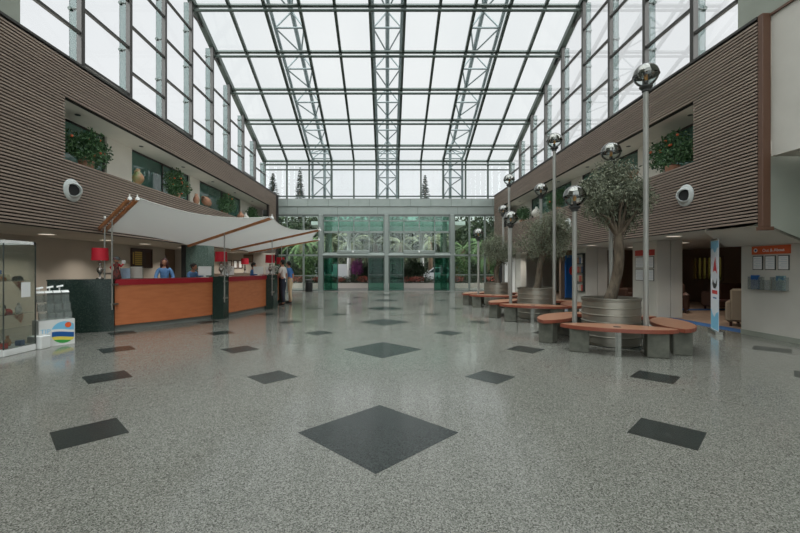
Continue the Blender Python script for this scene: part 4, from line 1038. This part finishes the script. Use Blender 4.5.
urn(6.85, 11.3, 'orange terracotta jar lying tilted on a stand on the right ledge', M['terracotta'], r=.17, lying=True)
urn(6.85, 18.4, 'pale urn on the right ledge between the two far shrubs', M['plaster'], .55, .22)
m = MB()
t = thing('gallery_plant', (-8.6, 13.2, ZO0), 'dark leafy plant standing behind the left gallery glass', 'plant')
m.lathe([(0, 0), (.15, 0), (.2, .3), (.17, .3), (0, .25)], (-8.6, 13.2, ZO0), 16); m.build('pot', M['terracotta'], t, True)
m = MB(); leaves(m, blobset((-8.6, 13.2, 4.35), (.4, .55, .45), 8, 31, .5), 900, .14, .05, 31, .2, .2); m.build('foliage', M['shrub'], t)

# ------------------------------------------------------------------ right side: notice boards, rack, banner, lounge furniture
def board(y0, y1, zt, zb, cols_, rows, label, headm, txt, x):
    """board on a wall facing -x; y grows away from the camera so text runs from y1 to y0"""
    t = thing('notice_board', (x, (y0+y1)/2, zb), label, 'board')
    m = MB(); m.box(x-.012, x, y0, y1, zt-.17, zt); m.build('header', headm, t)
    if txt:
        text_mb(txt, .085, (x-.014, y1-.24, zt-.12), (0, -1, 0), (0, 0, 1)).build('lettering', M['paper'], t)
        q = MB(); q.lathe([(.026, 0), (.042, 0), (.042, .003), (.026, .003)], (x-.012, y1-.09, zt-.085), 20, axis=(-1, 0, 0)); q.build('emblem_ring', M['paper'], t)
        q = MB(); q.lathe([(0, .003), (.022, .003), (.022, 0)], (x-.012, y1-.09, zt-.085), 20, axis=(-1, 0, 0)); q.build('emblem', M['seablue'], t)
    w = (y1-y0)/cols_; h = (zt-.19-zb)/rows
    for i in range(cols_):
        for j in range(rows):
            a_, b_ = y0+w*i+.025, y0+w*(i+1)-.025; z1 = zt-.20-h*j; z0 = z1-h+.03
            q = MB(); q.box(x-.014, x, a_, b_, z0, z1); fr = q.build('poster_frame', M['darkgrey'], t)
            q = MB(); q.box(x-.017, x-.0142, a_+.015, b_-.015, z0+.015, z1-.015); q.build('sheet', M['paper'], fr)
            q = MB()
            for k in range(6):
                zz = z1-.05-(z1-z0-.08)*k/6; q.box(x-.0185, x-.0172, a_+.03, b_-.03-.04*(k % 2), zz-.006, zz)
            q.build('print', M['blueprint'], fr)
    return t
tb = board(7.62, 8.43, 1.87, 1.36, 3, 1, 'notice board headed with an orange strip on the near right wall', M['orange'], 'Out & About', 7.69)
for i, (ya, yb, cl) in enumerate(((7.66, 7.90, M['seablue']), (7.95, 8.16, M['plaster']), (8.2, 8.44, M['seablue']))):
    t = thing('leaflet_holder', (7.69, (ya+yb)/2, .98), '%s clear leaflet holder below the orange notice board' % ('right', 'middle', 'left')[i], 'holder', 'leaflet holders on the near right wall')
    m = MB(); m.box(7.60, 7.604, ya, yb, .98, 1.18); m.box(7.60, 7.69, ya, yb, .975, .98); m.box(7.60, 7.69, ya, ya+.004, .98, 1.24); m.box(7.60, 7.69, yb-.004, yb, .98, 1.24); m.build('pocket', M['acrylic'], t)
    if i != 1:
        m = MB(); m.box(7.62, 7.66, ya+.03, yb-.05, .985, 1.27); m.box(7.618, 7.622, ya+.04, yb-.06, 1.1, 1.25); m.build('leaflets', cl if i else mat('leaflet_blue_green', (60, 100, 130), .5, noise=20, rgb2=(120, 150, 140)), t)
board(11.52, 12.42, 1.96, 1.02, 2, 2, 'notice board with red header on the white pier behind the nearest olive tree', M['redsign'], '', 7.70)
t = thing('magazine_rack', (7.72, 15.95, 0), 'wall rack of colourful brochures on the second white pier', 'rack')
m = MB(); m.box(7.62, 7.72, 15.6, 16.3, 1.95, 2.0); m.box(7.62, 7.72, 15.6, 15.63, .5, 1.95); m.box(7.62, 7.72, 16.27, 16.3, .5, 1.95)
for z in (.5, .86, 1.22, 1.58): m.box(7.60, 7.72, 15.6, 16.3, z, z+.02)
m.build('rack_frame', M['darkgrey'], t)
k = 0
for z in (.52, .88, 1.24, 1.60):
    for i in range(4):
        m = MB(); y = 15.65+.155*i; m.box(7.64, 7.66, y, y+.13, z, z+.24)
        tag(m.build('brochure', [smat[0], smat[5], smat[4], smat[2], smat[3]][(k*3) % 5]), 'brochure in the %s row of the pier rack, %s from the camera' % (('bottom', 'third', 'second', 'top')[int((z-.5)/.36+.1)], ('first', 'second', 'third', 'fourth')[i]), 'brochure', 'brochures in the pier rack'); k += 1
# roll-up banner
a = Vector((7.22, 8.92, 0)); b = Vector((6.93, 8.36, 0)); d = (b-a).normalized(); nr = Vector((d.y, -d.x, 0)); Lb = (b-a).length
if nr.x > 0: nr = -nr
t = thing('roll_up_banner', (a+b)/2, 'tall white roll-up banner with blue top and red lettering at the lounge entrance', 'banner')
def F(s, z, off=0): return a+d*s+nr*off+Vector((0, 0, z))
m = MB(); m.extr([F(0, .08), F(Lb, .08), F(Lb, 2.02), F(0, 2.02)], nr*.006); m.build('sheet', M['bannerwhite'], t)
m = MB(); m.bar(F(-.02, .04), F(Lb+.02, .04), .12, .08); m.build('base_cassette', M['steel'], t)
m = MB(); m.bar(F(0, 2.03), F(Lb, 2.03), .03, .03); m.tube([F(Lb/2, .08, -.03), F(Lb/2, 2.03, -.02)], .012, 8); m.build('support_pole', M['steel'], t)
def bp(pts, mm, nm, off=.0065): q = MB(); q.extr([F(s*Lb, z, off) for s, z in pts], nr*.001); q.build(nm, mm, t)
bp([(.02, 2.0), (.02, 1.78)]+[(i/10, 1.80+.05*math.sin(i*.9)) for i in range(1, 10)]+[(.98, 1.86), (.98, 2.0)], M['lightblue'], 'blue_wave')
bp([(.02, .10), (.98, .10), (.98, .50), (.7, .46), (.5, .36), (.3, .40), (.02, .52)], M['lightblue'], 'lower_wave')
bp([(.28, 1.32), (.42, 1.52), (.60, 1.66), (.66, 1.5), (.80, 1.30), (.62, 1.36), (.42, 1.36)], M['red'], 'red_emblem')
bp([(.20, 1.08), (.28, 1.18), (.42, 1.10), (.62, 1.08), (.82, 1.2), (.78, 1.05), (.6, .98), (.36, .98)], M['black'], 'black_emblem')
bp([(.18, .86), (.84, .86), (.84, .94), (.18, .94)], M['red'], 'red_caption'); bp([(.3, .76), (.74, .76), (.74, .79), (.3, .79)], M['seablue'], 'small_caption')
def armchair(x, y, rz, m_, label, w=.8):
    t = thing('armchair', (x, y, 0), label, 'armchair', 'armchairs in the lounge'); Mx = Matrix.Translation((x, y, 0)) @ Matrix.Rotation(rz, 4, 'Z')
    for nm, bx in (('seat', (-w/2+.14, w/2-.14, -.36, .30, .12, .44)), ('backrest', (-w/2+.1, w/2-.1, .26, .42, .12, .92)), ('armrest', (-w/2, -w/2+.16, -.38, .40, .1, .62)), ('armrest', (w/2-.16, w/2, -.38, .40, .1, .62))):
        m = MB(); m.box(*bx, .05); m.tf(Mx); m.build(nm, m_, t)
    for sx in (-1, 1):
        for sy in (-1, 1): m = MB(); m.box(sx*(w/2-.1)-.025, sx*(w/2-.1)+.025, sy*.3-.025, sy*.3+.025, 0, .11); m.tf(Mx); m.build('leg', M['plaque'], t)
armchair(8.85, 9.75, 2.2, M['sofa'], 'beige armchair just inside the lounge opening')
armchair(10.3, 10.4, 1.2, M['sofa'], 'beige armchair deeper in the lounge behind the banner')
armchair(9.3, 13.0, -.6, M['darksofa'], 'brown armchair on the left inside the lounge opening')
armchair(11.6, 13.6, 3.0, M['darksofa'], 'dark brown armchair below the lounge window', 1.3)
armchair(9.6, 16.2, .4, M['darksofa'], 'dark brown armchair seen between the two white piers')
t = thing('coffee_table', (10.4, 12.0, 0), 'dark low table in the middle of the lounge', 'table')
m = MB(); m.box(9.95, 10.85, 11.7, 12.3, .42, .46, .01); m.build('tabletop', M['plaque'], t)
for x in (10.02, 10.78):
    for y in (11.77, 12.23): m = MB(); m.box(x-.025, x+.025, y-.025, y+.025, 0, .42); m.build('leg', M['plaque'], t)
m = MB(); m.box(8.75, 8.85, 17.86, 18.0, 0, 2.0)
t = thing('blue_display_panel', (9.0, 17.9, 0), 'blue display panel standing in the dark passage behind the middle olive tree', 'panel')
m = MB(); m.box(7.95, 8.55, 17.85, 17.92, .1, 2.0); m.build('panel', M['seablue'], t); m = MB(); m.box(7.92, 8.58, 17.84, 17.95, 0, .1); m.build('base', M['darkgrey'], t); m = MB(); m.ell((8.25, 17.85, 1.3), (.14, .01, .2), 16, 8); m.build('red_emblem', M['red'], t, True)
m = MB(); m.box(6.6, 7.18, 22.45, 22.53, 0, 2.0, .01); tag(m.build('white_screen_panel', M['white']), 'white free-standing panel behind the farthest olive tree', 'panel')

# ------------------------------------------------------------------ litter bin by the entrance glazing
x, y = X(309, 23.9), 23.9
t = thing('litter_bin', (x, y, 0), 'black litter bin on the floor left of the entrance doors', 'bin')
m = MB(); m.lathe([(0, .0), (.2, .0), (.22, .03), (.22, .55), (.2, .56), (0, .56)], (x, y, 0), 24); m.build('body', M['black'], t, 'auto')
m = MB(); m.lathe([(.15, .56), (.15, .66), (.23, .67), (.23, .72), (.12, .76), (0, .76)], (x, y, 0), 24); m.build('lid', M['darkgrey'], t, 'auto')
m = MB(); m.box(X(338, FAR), X(368, FAR), FAR+.3, FAR+1.6, 0, .01); m.box(X(404, FAR), X(434, FAR), FAR+.3, FAR+1.6, 0, .01)

# ------------------------------------------------------------------ outside
m = MB(); m.box(-60, 60, FAR+.1, 90, -.08, -.01); struct('ground_outside', m, M['paving'])
m = MB(); m.box(-60, 60, 44, 120, -.05, .05); struct('lawn_outside', m, M['grass'])
# flower bed with kerb
m = MB(); m.box(-8.5, 9.5, 28.4, 28.6, -.01, .34); m.box(-8.5, 9.5, 30.2, 30.4, -.01, .34)
struct('trim_kerb', m, M['kerb'])
m = MB(); m.box(-8.5, 9.5, 28.6, 30.2, -.01, .3); struct('ground_bed', m, M['soil'])
m = MB(); leaves(m, [(-8+.85*i, 29.4, .45, .6, .7, .38) for i in range(21)], 9000, .13, .06, 71, 0, .2); tag(m.build('bedding_foliage', M['hedge']), 'low green bedding plants in the kerbed bed outside the doors', 'plants', kind='stuff')
m = MB(); leaves(m, [(-6.5+1.5*i+.5*math.sin(i*3), 29.0, .62, .55, .45, .16) for i in range(10)], 1500, .10, .08, 72, 0, .3); tag(m.build('red_flowers', M['redflower']), 'red and pink flowers in the kerbed bed outside the doors', 'flowers', kind='stuff')
def bush(x, y, z, R, n_, seed, label, m_, ls=.2, name='garden_bush'):
    t = thing(name, (x, y, 0), label, 'bush', 'bushes outside the entrance')
    m = MB(); bl = blobset((x, y, z), R, 12, seed, .45)
    for i in range(0, 12, 3): m.tube([(x, y, 0), Vector((x, y, z*.6)), bl[i][:3]], [.06, .04, .02], 6, False)
    m.build('stem', M['bark'], t)
    m = MB(); leaves(m, bl, n_, ls, ls*.5, seed, .1, .15); m.build('foliage', m_, t)
bush(X(357, 30.8), 30.8, 1.5, (.55, .5, .75), 900, 81, 'magenta bougainvillea seen through the left doorway', M['magenta'], .12)
bush(X(365, 31.6), 31.6, 1.0, (1.0, .6, .9), 1500, 82, 'round green bush beside the magenta bougainvillea', M['hedge'])
bush(X(412, 31.2), 31.2, 1.2, (1.2, .7, 1.0), 1800, 83, 'green bush seen through the right doorway left of the white car', M['hedge'])
bush(X(375, 33), 33, 1.3, (1.0, .7, 1.3), 1500, 84, 'tall green bush behind the teal glass left of the middle column', M['hedge'])
bush(X(308, 31), 31, 1.5, (1.5, .8, 1.4), 2000, 85, 'broad bright green bush seen above the litter bin', M['palm2'])
bush(X(290, 31), 31, 1.1, (1.2, .8, 1.1), 1500, 86, 'dark green bush behind the standing guests', M['hedge'])
bush(X(460, 31), 31, 1.4, (1.2, .8, 1.3), 2000, 87, 'bright green bush just right of the entrance doors', M['palm2'])
bush(X(477, 31), 31, 1.0, (1.1, .8, 1.0), 1500, 88, 'dark green bush behind the farthest globe lamp', M['hedge'])
bush(X(495, 32), 32, 1.3, (1.3, .8, 1.3), 1500, 89, 'green bush at the right end of the entrance glazing', M['palm2'])
# tall hedge in the distance
m = MB(); leaves(m, [(-22+2.2*i, 46, 3.6+.5*math.sin(i*2.1), 1.8, 1.2, 4.0) for i in range(21)], 34000, .50, .26, 90, 0, .5); 
for i in range(21): m.ell((-22+2.2*i, 46.4, 3.4), (1.6, .8, 3.6), 10, 8)
tag(m.build('distant_hedge', M['hedge']), 'tall dark green hedge behind the driveway', 'hedge', kind='stuff')
# palms
def palm(x, y, h, label, m_, seed, fl=2.6, nf=20):
    t = thing('palm_tree', (x, y, 0), label, 'palm', 'palm trees outside the entrance'); rnd = random.Random(seed)
    m = MB(); m.tube([(x, y, 0), (x+.05, y, h*.5), (x, y, h)], [.24, .19, .2], 12); m.build('trunk', M['trunk'], t, True)
    m = MB()
    for k_ in range(nf):
        az = 2*math.pi*k_/nf*2.4+rnd.uniform(-.2, .2); el = rnd.uniform(-.1, 1.1); p = Vector((x, y, h)); d = Vector((math.cos(az)*math.cos(el), math.sin(az)*math.cos(el), math.sin(el)))
        st = fl/14; pts = [p]
        for i in range(14): d = (d+Vector((0, 0, -.16))).normalized(); p = p+d*st; pts.append(p)
        m.tube(pts, [.03-.0018*i for i in range(15)], 4, False)
        for i in range(2, 15):
            dd = (pts[i]-pts[i-1]).normalized(); s = dd.cross(Vector((0, 0, 1))).normalized()
            for sg in (-1, 1):
                for q in range(2):
                    b0 = pts[i]-dd*st*.5*q; L = fl*.17*(1-abs(i-7)/12); tip = b0+(s*sg*.8+dd*.6+Vector((0, 0, -.45))).normalized()*L
                    m.add([b0-dd*.03, b0+dd*.03, tip], [(0, 1, 2)])
    m.build('crown', m_, t)
palm(X(352, 35), 35, 3.6, 'palm with pale drooping fronds seen above the left doorway', M['palm'], 1)
palm(X(330, 36), 36, 3.8, 'palm with pale fronds seen above the left edge of the doors', M['palm'], 2)
palm(X(375, 34), 34, 3.5, 'palm with pale fronds just left of the middle column', M['palm'], 3)
palm(X(400, 35), 35, 3.6, 'palm with pale fronds just right of the middle column', M['palm'], 4)
palm(X(430, 36), 36, 3.8, 'palm with pale fronds seen above the right doorway', M['palm'], 5)
palm(X(302, 33), 33, 3.4, 'palm seen through the glazing left of the doors', M['palm2'], 6)
palm(X(462, 33), 33, 3.0, 'bright green palm seen just right of the doors', M['palm2'], 7, 3.0, 24)
palm(X(487, 32), 32, 3.2, 'bright green palm behind the right end of the glazing', M['palm2'], 8, 3.0, 24)
# canopy over the driveway with columns and white bracing
t = thing('entrance_canopy', (0, 31, 4.3), 'flat pale canopy outside above the entrance doors', 'canopy')
m = MB(); m.box(-5.2, 5.3, FAR+2.8, 33.5, 4.35, 4.6); m.build('roof_slab', M['canopyunder'], t)
for px in (349, 422):
    x = X(px, 31.5); m = MB(); m.tube([(x, 31.5, 0), (x, 31.5, 4.35)], .16, 16); m.build('column', M['white'], t, True)
    m = MB()
    for s in (-1, 1):
        m.tube([(x, 31.5, 3.3), (x+s*.8, 31.5, 4.3)], .05, 8); m.tube([(x, 31.5, 3.8), (x+s*.4, 31.5, 3.8)], .035, 8)
    m.build('bracing', M['white'], t)
# vehicles
def car(x, y, label, L=4.3, H=1.5, van=False):
    t = thing('parked_car', (x, y, 0), label, 'car', 'white vehicles on the driveway')
    pr = [(-.5, .30), (-.5, .62), (-.47, .78), (-.30, .88), (-.18, 1.0), (.5, 1.0), (.5, .5), (.5, .2), (-.46, .2)] if van else \
         [(-.5, .28), (-.49, .50), (-.44, .60), (-.24, .66), (-.10, .96), (.02, 1.0), (.20, .98), (.36, .70), (.46, .66), (.5, .50), (.5, .24), (-.46, .2)]
    m = MB(); m.extr([(x+a_*L, y-.8, b_*H) for a_, b_ in pr], (0, 1.6, 0)); m.build('body', M['carwhite'], t)
    gl = [(-.28, .72), (-.18, .94), (.1, .94), (.1, .62), (-.28, .62)] if van else [(-.20, .67), (-.09, .92), (.03, .95), (.18, .93), (.30, .70)]
    m = MB(); m.extr([(x+a_*L, y-.812, b_*H) for a_, b_ in gl], (0, .01, 0)); m.build('side_window', M['carglass'], t)
    for s in (-.31, .31):
        for yy in (y-.83, y+.62):
            m = MB(); m.lathe([(0, 0), (.2, 0), (.31, .02), (.32, .1), (.31, .19), (0, .2)], (x+s*L, yy, .32), 20, axis=(0, 1, 0)); m.build('wheel', M['tyre'], t, 'auto')
    for q in (-.492, .482):
        m = MB(); m.box(x+q*L-.02, x+q*L+.06, y-.82, y-.55, .46*H, .54*H); m.build('light', M['fruit'] if q > 0 else M['carglass'], t)
car(X(437, 36.5), 36.5, 'white parked car seen through the right doorway')
car(X(330, 34.5), 34.5, 'white parked van seen through the left teal door glass', 3.6, 1.75, True)
# conifers beyond the glass
def conifer(x, y, h, r, label, seed):
    t = thing('conifer_tree', (x, y, 0), label, 'tree', 'conifers beyond the glass end wall'); rnd = random.Random(seed)
    m = MB(); m.tube([(x, y, 0), (x, y, h*.98)], [.25, .03], 8); m.build('trunk', M['trunk'], t)
    m = MB(); z = 3.0
    while z < h:
        rr = r*(1-z/h)**.8+.15
        for k_ in range(15):
            a_ = rnd.uniform(0, 6.28); q = Vector((x+math.cos(a_)*rr, y+math.sin(a_)*rr, z-rr*.12)); c0 = Vector((x, y, z+.1))
            for j in range(9):
                p = c0.lerp(q, .2+.8*j/8); s = Vector((-math.sin(a_), math.cos(a_), 0))*rr*.26*(1.1-j/9)
                m.add([p+s+Vector((0, 0, -.18)), p-s+Vector((0, 0, -.18)), p+(q-c0).normalized()*rr*.3], [(0, 1, 2)])
        z += .28
    m.build('needles', M['conifer'], t)
conifer(X(273, 60), 60, 15.8, 2.6, 'dark conifer at the left end of the clerestory', 1)
conifer(X(300, 62), 62, 17.0, 1.8, 'slim tall conifer beside the left truss', 2)
conifer(X(425, 60), 60, 15.4, 2.2, 'conifer seen just right of the middle truss', 3)
